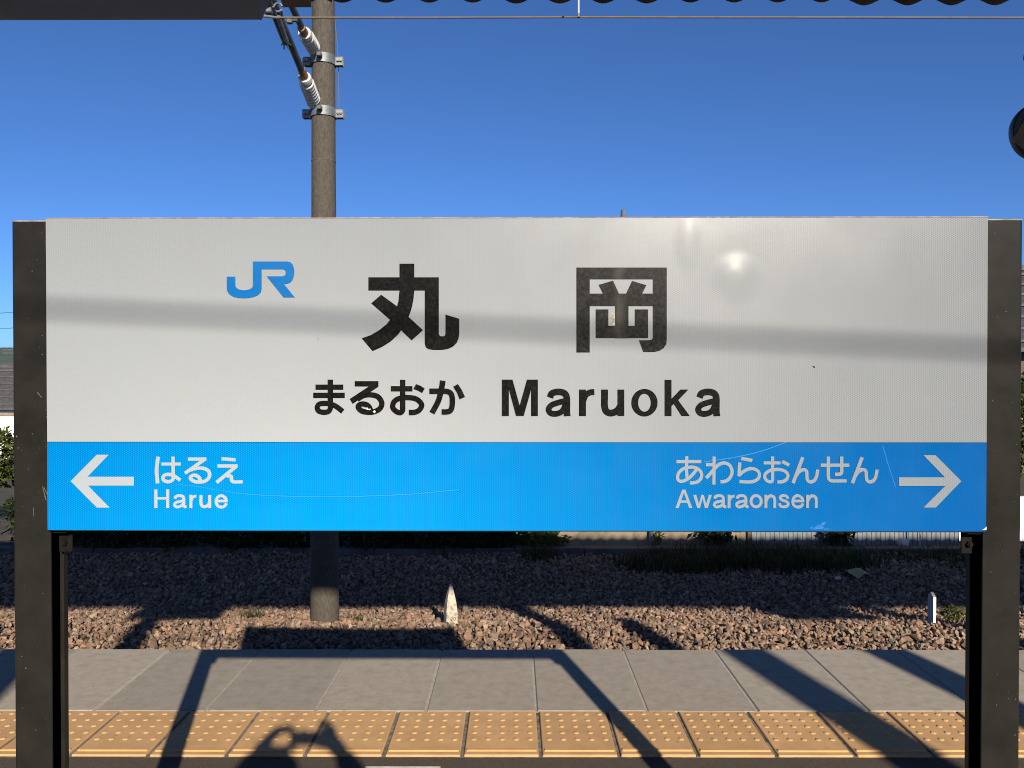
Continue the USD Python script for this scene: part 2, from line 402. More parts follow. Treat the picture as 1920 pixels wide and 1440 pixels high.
def grid_mesh(xs, ys, fz):
    X, Y = np.meshgrid(xs, ys)
    Z = fz(X, Y)
    v = np.stack([X.ravel(), Y.ravel(), Z.ravel()], 1)
    n = len(xs)
    f = []
    for j in range(len(ys) - 1):
        i = np.arange(n - 1)
        a, b, c, d = j * n + i, j * n + i + 1, (j + 1) * n + i + 1, (j + 1) * n + i
        f += [np.stack([a, b, c], 1), np.stack([a, c, d], 1)]
    return trimesh.Trimesh(v, np.vstack(f), process=False)


xs = np.concatenate([[-6000, -1500, -400, -120], np.linspace(-40, 40, 81), [120, 400, 1500, 6000]])
ys = np.concatenate([[-6000, -1000, -200, -60], np.linspace(-20, 11.4, 32), [11.5], np.linspace(11.6, 40, 30), [60, 120, 400, 1500, 6000]])
obj('ground', grid_mesh(xs, ys, ground_z), M_earth, smooth=True, kind='structure')

# hills far away on the horizon
hx = np.linspace(-4200, 4200, 141)
hy = np.linspace(3600, 5600, 24)
def hill_z(X, Y):
    h = 80 + 260 * meshkit.fbm(np.stack([X / 1500.0, Y / 1500.0 + 3, np.zeros_like(X)], -1), 4, 5)
    h = h * (0.35 + 0.65 / (1 + np.exp((X + 500) / 500)))
    return -5 + h * np.sin(np.clip((Y - 3600) / 2000, 0, 1) * np.pi) ** 0.8
obj('hills', grid_mesh(hx, hy, hill_z), M_hill, smooth=True, kind='structure')

# ------------------------------------------------------------------ platform: body, asphalt, slabs, tactile tiles
Y_EDGE, Y_SLAB, Y_TILE = 4.292, 3.497, 3.085
platform = thing('platform', kind='structure')
obj('platform_body', bx(-30, 30, -13, Y_EDGE - 0.035, GZ - 0.1, -0.03), M_platform, platform)
obj('joint_bed', bx(-12, 12, Y_SLAB - 0.002, Y_EDGE - 0.012, -0.0295, -0.0055), M_joint, platform)
obj('tile_bed', bx(-12, 12, Y_TILE - 0.004, Y_SLAB - 0.006, -0.0293, -0.0045), M_darkjoint, platform)
# asphalt surface, gently uneven
ax = np.linspace(-12, 12, 161)
ay = np.concatenate([np.linspace(-12.9, 2, 12), np.linspace(2.1, Y_TILE - 0.006, 22)])
obj('asphalt', grid_mesh(ax, ay, lambda X, Y: -0.006 + 0.004 * meshkit.fbm(np.stack([X * 3, Y * 3, 0 * X], -1), 3)), M_asphalt, platform, smooth=True)
pm0, pm1 = at_z(686, 1437.5, 0), at_z(826, 1437.5, 0)
obj('painted_mark', bx(pm0[0], pm1[0], pm0[1] - 0.30, pm0[1], -0.004, 0.0015), M_paint, platform)

PITCH_SLAB, X0_SLAB = 0.4873, 0.0985
for i in range(-16, 17):
    a, b = X0_SLAB + i * PITCH_SLAB + 0.004, X0_SLAB + (i + 1) * PITCH_SLAB - 0.004
    j = rng.normal(0, 0.0012, 3)
    m = chbox(a + j[0], b + j[1], Y_SLAB + 0.004, Y_EDGE + j[2] * 0.6, -0.075, 0.0 + rng.normal(0, 0.0008), 0.005)
    obj('paving_slab', m, M_slab, platform)

PITCH_TILE, X0_TILE = 0.305, 0.103


def dots(x0, y0):
    out = []
    n = 12
    for r in range(5):
        for c in range(5):
            out.append(lathe([(-0.002, 0.0122), (0.0008, 0.0116), (0.0032, 0.0088), (0.0040, 0.0062), (0.0040, 0.0)],
                             (x0 + 0.0315 + c * 0.057, y0 + r * 0.060, 0.0035), (0, 0, 1), n))
    return out


for i in range(-26, 27):
    a, b = X0_TILE + i * PITCH_TILE + 0.0078, X0_TILE + (i + 1) * PITCH_TILE - 0.0078
    dz = rng.normal(0, 0.0009)
    jy = rng.normal(0, 0.0015)
    t = obj('tactile_tile', chbox(a, b, Y_TILE + jy, Y_SLAB - 0.007 + jy, -0.028, 0.0035 + dz, 0.003), M_tile, platform)
    d = cat(dots(a, 3.218 + jy), chbox(a + 0.006, b - 0.006, Y_TILE + 0.027 + jy, Y_TILE + 0.047 + jy, -0.01, 0.0085, 0.004))
    d.apply_translation([0, 0, dz])
    obj('raised_dots', d, M_tiledot, t)

# ------------------------------------------------------------------ canopy over the platform (roof overhead, columns behind the camera)
canopy = thing('platform_canopy', 'corrugated platform roof whose wavy dark edge hangs along the top of the picture', 'canopy roof')
YF, ZF = 3.2, 2.948                # front eave, underside of the wave troughs
YR, ZR = -3.5, 4.58                # rear eave
SLOPE = (ZR - ZF) / (YR - YF)
WAVE = 0.1728
CR = at_y(980 - 12, 13, YF)[0]      # a trough of the wave
nper = 4


def roof_z(y):
    return ZF + (y - YF) * SLOPE


for s in range(-14, 20):
    x0 = CR + (s * nper - 0.55) * WAVE
    x1 = CR + ((s + 1) * nper - 0.25) * WAVE
    xx = np.linspace(x0, x1, 57)
    dy = rng.normal(0, 0.006)
    lap = 0.004 * (s % 2)
    yy = np.array([YR, YR + 2, 0, YF - 1.0, YF + dy])
    sag = rng.normal(0, 0.0025)
    wob = 0.003
    top = grid_mesh(xx, yy, lambda X, Y: roof_z(Y) + 0.0135 * (1 - np.cos(2 * np.pi * (X - CR) / WAVE)) + lap + 0.007 + sag)
    bot = grid_mesh(xx, yy, lambda X, Y: roof_z(Y) + 0.0135 * (1 - np.cos(2 * np.pi * (X - CR) / WAVE)) + lap + sag)
    bot.invert()
    n, k = len(xx), len(yy)
    v = np.vstack([top.vertices, bot.vertices])
    o = n * k
    side = []
    for i in range(n - 1):
        for base in (0, (k - 1) * n):
            side += [(base + i, base + i + 1, o + base + i + 1), (base + i, o + base + i + 1, o + base + i)]
    for j in range(k - 1):
        for base in (0, n - 1):
            a_, b_ = j * n + base, (j + 1) * n + base
            side += [(a_, b_, o + b_), (a_, o + b_, o + a_)]
    f = np.vstack([top.faces, bot.faces + o, np.array(side)])
    obj('roof_sheet', trimesh.Trimesh(v, f, process=False), M_roof, canopy)
for y in (-3.3, -1.2, 0.9, 2.5):
    z = roof_z(y)
    obj('purlin', bx(-9.5, 13.3, y - 0.03, y + 0.03, z - 0.085, z - 0.006), M_beam, canopy)


def col_x(px_ground, y_ground, y):                       # x of a caster at depth y whose shadow lies at (px_ground, y_ground)
    return px_ground + SUN_TO[0] * (y_ground - y)


YC = -2.8
cols = [col_x(1.226, 4.29, YC), col_x(-3.425, 7.26, YC)]
for x in cols + [cols[1] - 3.87, cols[0] + 3.87]:
    zt = roof_z(YC) - 0.26
    obj('column', chbox(x - 0.105, x + 0.105, YC - 0.105, YC + 0.105, 0.0, zt, 0.012), M_beam, canopy)
    # rafter along the slope above each column
    v = []
    for y in (YR + 0.1, YF - 0.3):
        for sx in (-0.05, 0.05):
            zz = roof_z(y) - 0.088
            v += [(x + sx, y, zz), (x + sx, y, zz - 0.13)]
    obj('rafter', trimesh.convex.convex_hull(np.array(v)), M_beam, canopy)
x2 = col_x(1.985, 4.29, -1.6)
obj('column', chbox(x2 - 0.105, x2 + 0.105, -1.6 - 0.1, -1.6 + 0.1, 0.0, 3.32, 0.012), M_beam, canopy)
obj('column_stem', cyl((x2, -1.6, 3.318), (x2, -1.6, roof_z(-1.6) - 0.002), 0.02, n=10), M_beam, canopy)
obj('rear_gutter', chbox(-9.6, 13.4, YR - 0.13, YR - 0.012, ZR - 0.09, ZR + 0.03, 0.02), M_beam, canopy)
# two boards under the rear eave, the notches in the roof's shadow
for pxa, pxb in ((232, 415), (1490, 1672)):
    a, b = at_z(pxa, 1160, -0.98), at_z(pxb, 1160, -0.98)
    xa, xb = col_x(a[0], a[1], YR), col_x(b[0], b[1], YR)
    obj('eave_board', bx(xa, xb, YR - 0.05, YR - 0.02, ZR - 0.37, ZR - 0.05), M_beam, canopy)
# thin conduit whose blurred shadow crosses the sign
yc = -3.6
pa, pb = at_y(90, 577, SY), at_y(1850, 658, SY)
k = (SY - yc)
qa = np.array([pa[0] + SUN_TO[0] * k, yc, pa[2] + SUN_TO[2] * k]); qb = np.array([pb[0] + SUN_TO[0] * k, yc, pb[2] + SUN_TO[2] * k])
d = (qb - qa)
obj('conduit', cyl(qa - d * 3.2, qb + d * 3.2, 0.0078, n=10), M_beam, canopy)

# ------------------------------------------------------------------ station name sign
TILT = -math.radians(0.30)
SGN = np.array([0.0, SY, 0.0])
cs, sn = math.cos(TILT), math.sin(TILT)
PN = np.array([-sn, cs, 0.0])                            # into the sign
PU = np.array([cs, sn, 0.0])


def sp(px, py):
    """pixel -> (u, v) on the sign's front plane"""
    d = ray(px, py)
    t = np.dot(SGN - EYE, PN) / np.dot(d, PN)
    p = EYE + d * t
    return np.array([np.dot(p - SGN, PU), p[2]])


sign = thing('station_sign', 'white and blue station name board lettered Maruoka between two dark posts', 'station sign', loc=(0, SY, 0), rotz=TILT)


def up_face(mesh2d, depth):
    """extruded (u, v, w) -> sign frame, w coming out of the sign towards the viewer, w = 0 on the front plane"""
    m = mesh2d.copy()
    v = np.array(m.vertices)
    m.vertices = np.stack([v[:, 0], depth - v[:, 2], v[:, 1]], 1)
    m.invert()
    m.fix_normals()
    return m


c00, c10, c01, c11 = sp(86.5, 408), sp(1852, 409.5), sp(88, 996), sp(1850, 994.5)
x0, x1 = (c00[0] + c01[0]) / 2, (c10[0] + c11[0]) / 2
zt, zb = (c00[1] + c10[1]) / 2, (c01[1] + c11[1]) / 2
zm = (sp(87, 829)[1] + sp(1851, 830)[1]) / 2
obj('panel', chbox(x0, x1, 0.0, 0.0022, zm + 0.0004, zt, 0.0006), M_white, sign)
obj('blue_band', chbox(x0, x1, 0.0, 0.0022, zb, zm - 0.0004, 0.0006), M_blue, sign)
obj('panel_frame', chbox(x0 + 0.006, x1 - 0.006, 0.0024, 0.026, zb + 0.003, zt - 0.003, 0.002), M_post, sign)
# rusty trim along the top and bottom edges
obj('edge_trim', bx(x0, x1, -0.0004, 0.0045, zt + 0.0002, zt + 0.0016), M_edge, sign)
obj('edge_trim', bx(x0, x1, -0.0004, 0.0045, zb - 0.0014, zb - 0.0002), M_post, sign)

PW, PD = 0.0735, 0.058
for side in (-1, 1):
    xe = x0 + 0.0035 if side < 0 else x1 - 0.0035       # inner edge of the front flange
    post = thing('post', parent=sign)
    # channel section opening towards the panel
    outer = sbox(0, 0, PW, PD).buffer(-0.007).buffer(0.007, quad_segs=5)
    outer = unary_union([outer, sbox(PW - 0.02, 0, PW, PD)])
    inner = sbox(0.0035, 0.0035, PW + 0.01, PD - 0.0035)
    lips = unary_union([sbox(PW - 0.0035, PD - 0.014, PW, PD)])
    prof = unary_union([outer.difference(inner), lips])
    ztop = zt - 0.005
    m = extrude(prof, ztop)
    v = np.array(m.vertices)
    # profile x grows from the outer web to the open side
    X = xe - PW + v[:, 0] if side < 0 else xe + PW - v[:, 0]
    m.vertices = np.stack([X, 0.0045 + v[:, 1], v[:, 2]], 1)
    m.fix_normals()
    obj('channel', m, M_post, post, smooth=35)
    capx = sorted((xe - PW if side < 0 else xe, xe if side < 0 else xe + PW))
    obj('cap', chbox(capx[0] + 0.001, capx[1] - 0.001, 0.0055, 0.0045 + PD - 0.001, ztop, ztop + 0.003, 0.001), M_edge, post)
    # angle bracket under the panel with its bolt
    bx0 = sorted((xe - side * 0.001, xe - side * 0.027))
    bz = zb - 0.004
    obj('bracket', cat(chbox(bx0[0], bx0[1], 0.030, 0.034, bz - 0.045, bz, 0.001), chbox(bx0[0], bx0[1], 0.008, 0.0295, bz - 0.0035, bz, 0.001)), M_shadediron, post)
    bc = xe - side * 0.013
    obj('bolt', cat(cyl((bc, 0.030, bz - 0.026), (bc, 0.0235, bz - 0.026), 0.006, n=6), cyl((bc, 0.0234, bz - 0.026), (bc, 0.0205, bz - 0.026), 0.0035, n=10)), M_shadediron, post)
    obj('base_plate', chbox(capx[0] - 0.03, capx[1] + 0.03, -0.025, PD + 0.035, 0.0, 0.008, 0.002), M_post, post)
    # paint chips and scratches on the front flange
    chips = []
    r2 = np.random.default_rng(31 + side)
    for _ in range(46):
        cx, cz = r2.uniform(capx[0] + 0.008, capx[1] - 0.004), r2.uniform(0.55, ztop - 0.01)
        s = r2.choice([0.0005, 0.0007, 0.001, 0.0014], p=[0.4, 0.3, 0.2, 0.1])
        ang = r2.uniform(0, 2 * np.pi, 6)
        pts = [(cx + s * r2.uniform(0.5, 1.2) * math.cos(a), cz + s * r2.uniform(0.5, 1.6) * math.sin(a)) for a in np.sort(ang)]
        pl = Polygon(pts).convex_hull
        if pl.area > 1e-9:
            chips.append(up_face(extrude(pl, 0.0004), 0.0044))
    if side < 0:
        for (a, b_) in (((77, 912), (84, 938)), ((80, 915), (88, 930)), ((68, 736), (75, 745)), ((60, 953), (61, 968))):
            q = LineString([sp(*a), sp(*b_)]).buffer(0.0005)
            chips.append(up_face(extrude(q, 0.0004), 0.0044))
    obj('paint_chip', cat(chips), M_chip, post, kind='stuff')

# ---- lettering: traced strokes and outlines, in picture pixels of enlarged views


def smooth_path(pts, n=7):
    """Catmull-Rom through pts"""
    P = np.array(pts, float)
    if len(P) < 3:
        return P
    Q = np.vstack([2 * P[0] - P[1], P, 2 * P[-1] - P[-2]])
    out = []
    for i in range(1, len(Q) - 2):
        for t in np.linspace(0, 1, n, endpoint=False):
            a, b, c, d_ = Q[i - 1], Q[i], Q[i + 1], Q[i + 2]
            out.append(0.5 * ((2 * b) + (-a + c) * t + (2 * a - 5 * b + 4 * c - d_) * t * t + (-a + 3 * b - 3 * c + d_) * t ** 3))
    out.append(P[-1])
    return np.array(out)


def S(w, *pts):                                          # straight stroke
    return LineString(pts).buffer(w / 2, cap_style='flat', join_style='mitre')


def C(w, *pts):                                          # curved stroke
    return LineString(smooth_path(pts)).buffer(w / 2, cap_style='flat', join_style='round', quad_segs=6)


def R(x0, y0, x1, y1):
    return sbox(x0, y0, x1, y1)


def Pg(*pts):
    return Polygon(pts)


def E(cx, cy, rx, ry, ix, iy):
    c = Point(0, 0).buffer(1, quad_segs=14)
    return affinity.translate(affinity.scale(c, rx, ry), cx, cy).difference(affinity.translate(affinity.scale(c, ix, iy), cx, cy))


def shift(g, dx, dy=0):
    return affinity.translate(g, dx, dy)


def to_sign(g, ox, oy, s):
    from shapely.ops import transform
    def tr(x, y, z=None):
        q = np.array([sp(ox + a / s, oy + b / s) for a, b in zip(np.atleast_1d(x), np.atleast_1d(y))])
        return q[:, 0], q[:, 1]
    return transform(tr, g.simplify(0.4))


def letters(name, glyphs, view, mat, depth=0.0009, w=0.0009):
    for g in glyphs:
        g = unary_union(g) if isinstance(g, (list, tuple)) else g
        p = to_sign(g.buffer(0), *view)
        obj(name, up_face(extrude(p, w), -0.0002), mat, sign)


A1 = (400, 460, 3.79)
logo = Pg((97, 223), (157, 223), (157, 285), (162, 298), (175, 310), (195, 317), (218, 319), (245, 317), (265, 310), (278, 299), (282, 285), (282, 115), (525, 115), (548, 120), (565, 137), (574, 165), (576, 195), (571, 228), (560, 252), (545, 266), (525, 273), (502, 275),
          (580, 370), (500, 370), (380, 220), (495, 220), (508, 216), (514, 207), (515, 195), (514, 183), (508, 174), (495, 170), (344, 170), (344, 308), (338, 335), (318, 355), (285, 368), (250, 374), (215, 376), (175, 373), (140, 364), (112, 345), (99, 322), (97, 308))
letters('logo', [logo], A1, M_logo)
maru = unary_union([
    Pg((1323, 131), (1428, 131), (1428, 320), (1424, 375), (1414, 430), (1400, 478), (1382, 525), (1355, 577), (1315, 632), (1262, 682), (1200, 721), (1132, 751), (1055, 660), (1120, 638), (1180, 602), (1230, 562), (1272, 510), (1300, 455), (1316, 395), (1323, 325)),
    Pg((1193, 351), (1305, 432), (1490, 602), (1410, 675), (1258, 530), (1123, 412)),
    R(1102, 227, 1603, 321),
    Pg((1503, 227), (1603, 227), (1603, 628), (1608, 641), (1618, 646), (1636, 646), (1646, 640), (1650, 626), (1650, 492), (1748, 522), (1748, 620), (1744, 660), (1730, 693), (1705, 718), (1670, 735), (1630, 742), (1560, 742), (1528, 737), (1509, 722), (1503, 695))])
A2 = (900, 460, 3.79)
oka = unary_union([R(685, 158, 1327, 241), R(685, 158, 780, 761),
                   Pg((1228, 158), (1327, 158), (1327, 675), (1322, 703), (1305, 730), (1280, 747), (1245, 756), (1205, 757), (1160, 757), (1130, 674), (1200, 674), (1220, 670), (1228, 655)),
                   R(780, 343, 1228, 431), Pg((843, 281), (945, 251), (988, 345), (875, 345)), Pg((1080, 253), (1182, 283), (1152, 345), (1037, 345)),
                   R(960, 431, 1055, 660), R(822, 455, 912, 658), R(1100, 455, 1194, 658), R(822, 572, 1194, 658)])
letters('character', [maru], A1, M_black)
xs0 = float(at_y(1160, 560, SY)[0])
M_blackstreak = usdkit.material(stage, LOOKS + '/letter_black_dusty', {
    'g': ('geometry', {}), 'sx': ('separate_xyz', {}), 'd': ('math', dict(math_type='subtract', value2=xs0)), 'ab': ('math', dict(math_type='absolute')),
    'n': ('noise_texture', dict(scale=22.0, detail=5.0, roughness=0.65)), 'no': ('math', dict(math_type='multiply_add', value2=0.05)),
    'm': ('map_range', dict(range_type='smoothstep', from_min=0.018, from_max=0.05, to_min=0.8, to_max=0.0, clamp=True)),
    'n2': ('noise_texture', dict(scale=160.0, detail=3.0)), 'r2': ('map_range', dict(from_min=0.35, from_max=0.75, to_min=0.0, to_max=0.35, clamp=True)), 'mx': ('math', dict(math_type='maximum')),
    'c': ('mix_color', dict(a=(0.006, 0.006, 0.006), b=(0.055, 0.053, 0.05))), 'p': ('principled_bsdf', dict(roughness=0.24, specular_ior_level=0.16))},
    [('g.position', 'sx.vector'), ('sx.x', 'd.value1'), ('d.value', 'ab.value1'), ('g.position', 'n.vector'), ('n.fac', 'no.value1'), ('ab.value', 'no.value3'), ('no.value', 'm.value'),
     ('g.position', 'n2.vector'), ('n2.fac', 'r2.value'), ('m.result', 'mx.value1'), ('r2.result', 'mx.value2'), ('mx.value', 'c.fac'), ('c.result', 'p.base_color')], surface='p.BSDF')
letters('character', [oka], A2, M_blackstreak)
Z1 = (570, 690, 6.0)
letters('character', [
    [S(58, (130, 215), (442, 215)), S(58, (104, 307), (460, 307)), S(60, (297, 131), (297, 420)),
     C(58, (297, 400), (297, 455), (275, 488), (225, 498), (170, 485), (149, 447), (170, 408), (225, 397), (290, 403), (360, 430), (438, 489))],
    [S(60, (572, 177), (838, 177)), Pg((748, 195), (838, 195), (838, 210), (742, 274), (548, 403), (515, 348)),
     C(60, (600, 352), (670, 310), (755, 301), (835, 325), (876, 392), (858, 452), (800, 488), (735, 497), (660, 487), (618, 455), (613, 425), (650, 404), (700, 411), (735, 440), (757, 490))],
    [S(60, (978, 233), (1220, 233)), S(60, (1111, 133), (1111, 460)),
     C(60, (1111, 440), (1109, 478), (1085, 502), (1045, 492), (1008, 460), (998, 425), (1018, 375), (1080, 340), (1180, 332), (1270, 352), (1324, 412), (1300, 470), (1245, 498), (1180, 500)),
     Pg((1262, 180), (1312, 200), (1360, 230), (1330, 282), (1282, 254), (1230, 235))],
    [C(62, (1410, 261), (1500, 261), (1590, 261), (1646, 280), (1667, 330), (1666, 430), (1645, 480), (1600, 494), (1548, 492)), C(64, (1562, 142), (1548, 230), (1512, 370), (1440, 507)),
     Pg((1678, 210), (1732, 180), (1775, 245), (1812, 325), (1750, 352), (1722, 280))]], Z1, M_black)
Z2 = (920, 690, 1920 / 450)
la = [C(52, (475, 236), (490, 203), (540, 190), (590, 202), (609, 240), (609, 330), (612, 384)), Pg((584, 300), (636, 300), (634, 350), (640, 383), (588, 383), (583, 360)),
      C(46, (600, 262), (545, 275), (488, 296), (463, 330), (482, 361), (525, 366), (568, 348), (592, 310), (600, 270))]
letters('character', [
    Pg((90, 93), (175, 93), (232, 300), (290, 93), (378, 93), (378, 383), (324, 383), (324, 172), (265, 383), (203, 383), (146, 172), (146, 383), (90, 383)), la,
    [R(707, 172, 762, 383), C(48, (738, 268), (760, 217), (795, 195), (829, 192))],
    [C(54, (911, 172), (911, 240), (911, 305), (925, 345), (962, 360), (1010, 342), (1040, 300)), R(1014, 172, 1068, 383)],
    E(1230, 277, 105, 110, 51, 72),
    [R(1391, 95, 1446, 383), Pg((1440, 252), (1517, 172), (1582, 172), (1500, 258), (1592, 383), (1527, 383), (1465, 287), (1440, 311))],
    [shift(g, 1196) for g in la]], Z2, M_black)
Z3 = (270, 840, 1920 / 210)
sa = [C(48, (533, 868), (550, 832), (608, 815), (662, 828), (684, 870), (684, 975), (697, 1003), (732, 1007)), C(46, (682, 903), (615, 917), (555, 932), (524, 970), (545, 1003), (590, 1009), (645, 988), (682, 945))]
sr = [R(780, 803, 830, 1028), C(46, (810, 900), (835, 848), (870, 828), (898, 826))]
se = [S(42, (1225, 908), (1436, 908)), C(48, (1411, 920), (1398, 858), (1330, 816), (1264, 845), (1238, 915), (1264, 988), (1330, 1014), (1386, 995), (1414, 948))]
WH = dict(depth=0.0009)
letters('character', [
    [C(62, (247, 150), (226, 290), (220, 420), (236, 607)), S(52, (300, 275), (635, 275)), S(58, (500, 148), (503, 460)),
     C(58, (503, 440), (503, 515), (480, 558), (420, 577), (352, 560), (328, 515), (352, 468), (415, 451), (490, 465), (560, 505), (624, 553))],
    [S(58, (758, 190), (1070, 190)), S(60, (1042, 195), (706, 433)),
     C(58, (790, 382), (890, 351), (1000, 346), (1090, 378), (1127, 445), (1108, 520), (1040, 570), (950, 585), (860, 570), (805, 530), (806, 490), (850, 466), (905, 474), (950, 515), (975, 568))],
    [S(58, (1333, 185), (1573, 202)), S(60, (1262, 308), (1607, 308)), S(62, (1585, 312), (1247, 592)), C(56, (1420, 488), (1470, 474), (1500, 498), (1503, 545), (1530, 578), (1600, 581), (1692, 578))],
    [R(180, 710, 232, 1028), R(382, 710, 432, 1028), R(230, 841, 384, 883)], sa, sr,
    [C(50, (978, 805), (978, 880), (979, 945), (997, 990), (1042, 1006), (1092, 985), (1124, 940)), R(1102, 805, 1152, 1028)], se], Z3, M_whitetext)
Z4 = (1250, 840, 1920 / 210)
n_ = [R(1672, 805, 1722, 1028), C(50, (1705, 905), (1732, 848), (1782, 820), (1830, 838), (1848, 890), (1848, 960), (1848, 1028))]
letters('character', [
    [S(54, (165, 232), (590, 232)), C(54, (342, 140), (338, 270), (338, 400), (350, 520)),
     C(54, (515, 362), (450, 445), (380, 515), (300, 560), (232, 572), (192, 542), (186, 480), (215, 412), (290, 352), (390, 330), (485, 335), (562, 380), (597, 450), (582, 525), (525, 578), (455, 597), (395, 596))],
    [S(54, (811, 148), (806, 626)), S(54, (670, 285), (800, 285)), C(56, (674, 517), (780, 400), (830, 340), (900, 280), (990, 257), (1075, 295), (1117, 390), (1100, 480), (1045, 548), (985, 574), (920, 578))],
    [Pg((1285, 150), (1475, 185), (1455, 242), (1265, 205)), S(56, (1250, 248), (1236, 485)), C(54, (1236, 472), (1300, 412), (1395, 362), (1480, 354), (1558, 392), (1587, 460), (1560, 530), (1480, 574), (1380, 582), (1245, 573))],
    [S(52, (1660, 255), (1947, 255)), S(54, (1812, 145), (1812, 540)),
     C(54, (1812, 510), (1808, 560), (1772, 580), (1712, 555), (1676, 495), (1698, 432), (1770, 386), (1849, 371), (1945, 370), (2032, 402), (2074, 465), (2050, 538), (1980, 578), (1892, 582)), S(58, (1977, 230), (2098, 293))]], Z4, M_whitetext)
Z5 = (1450, 840, 1920 / 210)
nn = [S(60, (501, 158), (334, 602)), C(56, (385, 480), (440, 405), (520, 370), (567, 402), (572, 480), (584, 550), (630, 581), (692, 562), (735, 490), (757, 370))]
letters('character', [nn, [S(56, (810, 295), (1298, 295)), C(56, (940, 148), (940, 320), (940, 490), (960, 546), (1010, 563), (1120, 563), (1252, 562)), C(56, (1168, 148), (1168, 280), (1168, 405), (1150, 442), (1105, 452), (1052, 450))],
                      [shift(g, 1017) for g in nn]], Z5, M_whitetext)
letters('character', [
    Pg((262, 715), (320, 715), (438, 1028), (383, 1028), (348, 938), (235, 938), (203, 1028), (148, 1028)).difference(Pg((292, 772), (338, 898), (246, 898))),
    Pg((452, 805), (505, 805), (550, 955), (590, 805), (634, 805), (674, 955), (720, 805), (770, 805), (702, 1028), (652, 1028), (612, 870), (568, 1028), (520, 1028)),
    [shift(g, 287) for g in sa], [shift(g, 262) for g in sr], [shift(g, 670) for g in sa], E(1530, 912, 112, 120, 62, 73), n_], Z4, M_whitetext)
letters('character', [C(46, (247, 868), (228, 830), (180, 813), (128, 828), (114, 862), (150, 893), (215, 914), (250, 948), (236, 992), (180, 1008), (122, 996), (100, 950)), [shift(g, -910) for g in se], [shift(g, -1115) for g in n_]], Z5, M_whitetext)
letters('arrow', [Pg((212, 328), (407, 131), (497, 131), (338, 296), (685, 296), (685, 362), (340, 362), (500, 527), (410, 527))], (80, 820, 4.0), M_whitetext)
letters('arrow', [Pg((1740, 254), (1590, 103), (1520, 103), (1645, 232), (1378, 232), (1378, 282), (1648, 282), (1522, 407), (1592, 407))], (1240, 820, 1920 / 620), M_whitetext)

# scratches, chips and stains on the sheet
def mark(name, poly, mat, w=0.0005, off=-0.0012):
    obj(name, up_face(extrude(poly, w), off), mat, sign)


M_scr = noise_mat('scratch_light_blue', (0.02, 0.16, 0.42), (0.07, 0.23, 0.48), 160, 0.5)
M_stain = noise_mat('dried_stain', (0.13, 0.115, 0.09), (0.34, 0.34, 0.32), 150, 0.7)
mark('scratch', LineString([sp(*p) for p in smooth_path([(330, 908), (370, 912), (410, 919), (460, 926), (530, 930), (640, 931), (760, 927), (860, 918)], 4)]).buffer(0.00030), M_scr, 0.0002, -0.0001)
mark('scratch', LineString([sp(*p) for p in smooth_path([(1320, 866), (1380, 857), (1430, 845), (1475, 829)], 4)]).buffer(0.00035), M_scr, 0.0002, -0.0001)
mark('scratch', LineString([sp(*p) for p in smooth_path([(1655, 836), (1665, 870), (1679, 913)], 4)]).buffer(0.0003), M_scr, 0.0002, -0.0001)
M_faded = noise_mat('faded_blue', (0.002, 0.085, 0.34), (0.015, 0.17, 0.46), 260, 0.4)
for blob in ([(1540, 981), (1545, 978), (1548, 979), (1545, 984), (1541, 985)], [(1528, 989), (1534, 984), (1541, 985), (1545, 990), (1536, 992), (1524, 992)], [(1519, 989), (1523, 987), (1525, 990), (1520, 991)], [(1546, 991), (1556, 991.5), (1552, 993), (1545, 993)]):
    mark('peeled_patch', Polygon([sp(*p) for p in smooth_path(blob + blob[:1], 4)]).buffer(0), M_faded, 0.0002, -0.0001)
mark('peeled_corner', Polygon([sp(*p) for p in [(1849.5, 987), (1849.5, 993.5), (1841, 993.5), (1846, 991)]]), M_paint, 0.0003, -0.0001)
mark('stain', Polygon([sp(*p) for p in [(1144, 590), (1149, 584), (1153, 589), (1153, 600), (1156, 609), (1149, 611), (1146, 606), (1149, 600), (1144, 597)]]), M_stain, 0.0003, -0.0003)
mark('stain', Polygon([sp(*p) for p in [(685, 765), (690, 764), (691, 767), (696, 766), (694, 769), (688, 768)]]), M_paint, 0.0003, -0.0012)
mark('stain', Polygon([sp(*p) for p in [(699, 771), (703, 769), (705, 772), (702, 775)]]), M_paint, 0.0003, -0.0012)
mark('stain', Polygon([sp(*p) for p in [(595, 633), (599, 632), (600, 637), (597, 640)]]), M_stain, 0.0003, -0.0001)
mark('stain', Polygon([sp(*p) for p in [(1523, 687), (1527, 686), (1528, 690), (1525, 689)]]), M_black, 0.0003, -0.0001)

# ------------------------------------------------------------------ ballast
def stone(seed):
    r = np.random.default_rng(seed)
    p = r.normal(size=(11, 3)); p /= np.linalg.norm(p, axis=1, keepdims=True)
    p *= np.array([0.5, 0.5, 0.5]) * r.uniform(0.75, 1.1, (11, 1)) * np.array([1.0, r.uniform(0.62, 0.95), r.uniform(0.45, 0.75)])
    return trimesh.convex.convex_hull(p)


def bal_z(x, y):
    x, y = np.asarray(x, float), np.asarray(y, float)
    base = np.interp(y, [4.4, 6.4, 7.2, 7.6, 7.95, 8.9, 9.8, 11.4], [-0.8, -0.84, -0.87, -0.90, -0.97, -1.13, -1.12, -1.05])
    und = 0.07 * (meshkit.fbm(np.stack([x * 0.8, y * 1.6, 0 * x], -1), 3, 9) - 0.5)
    return base + und


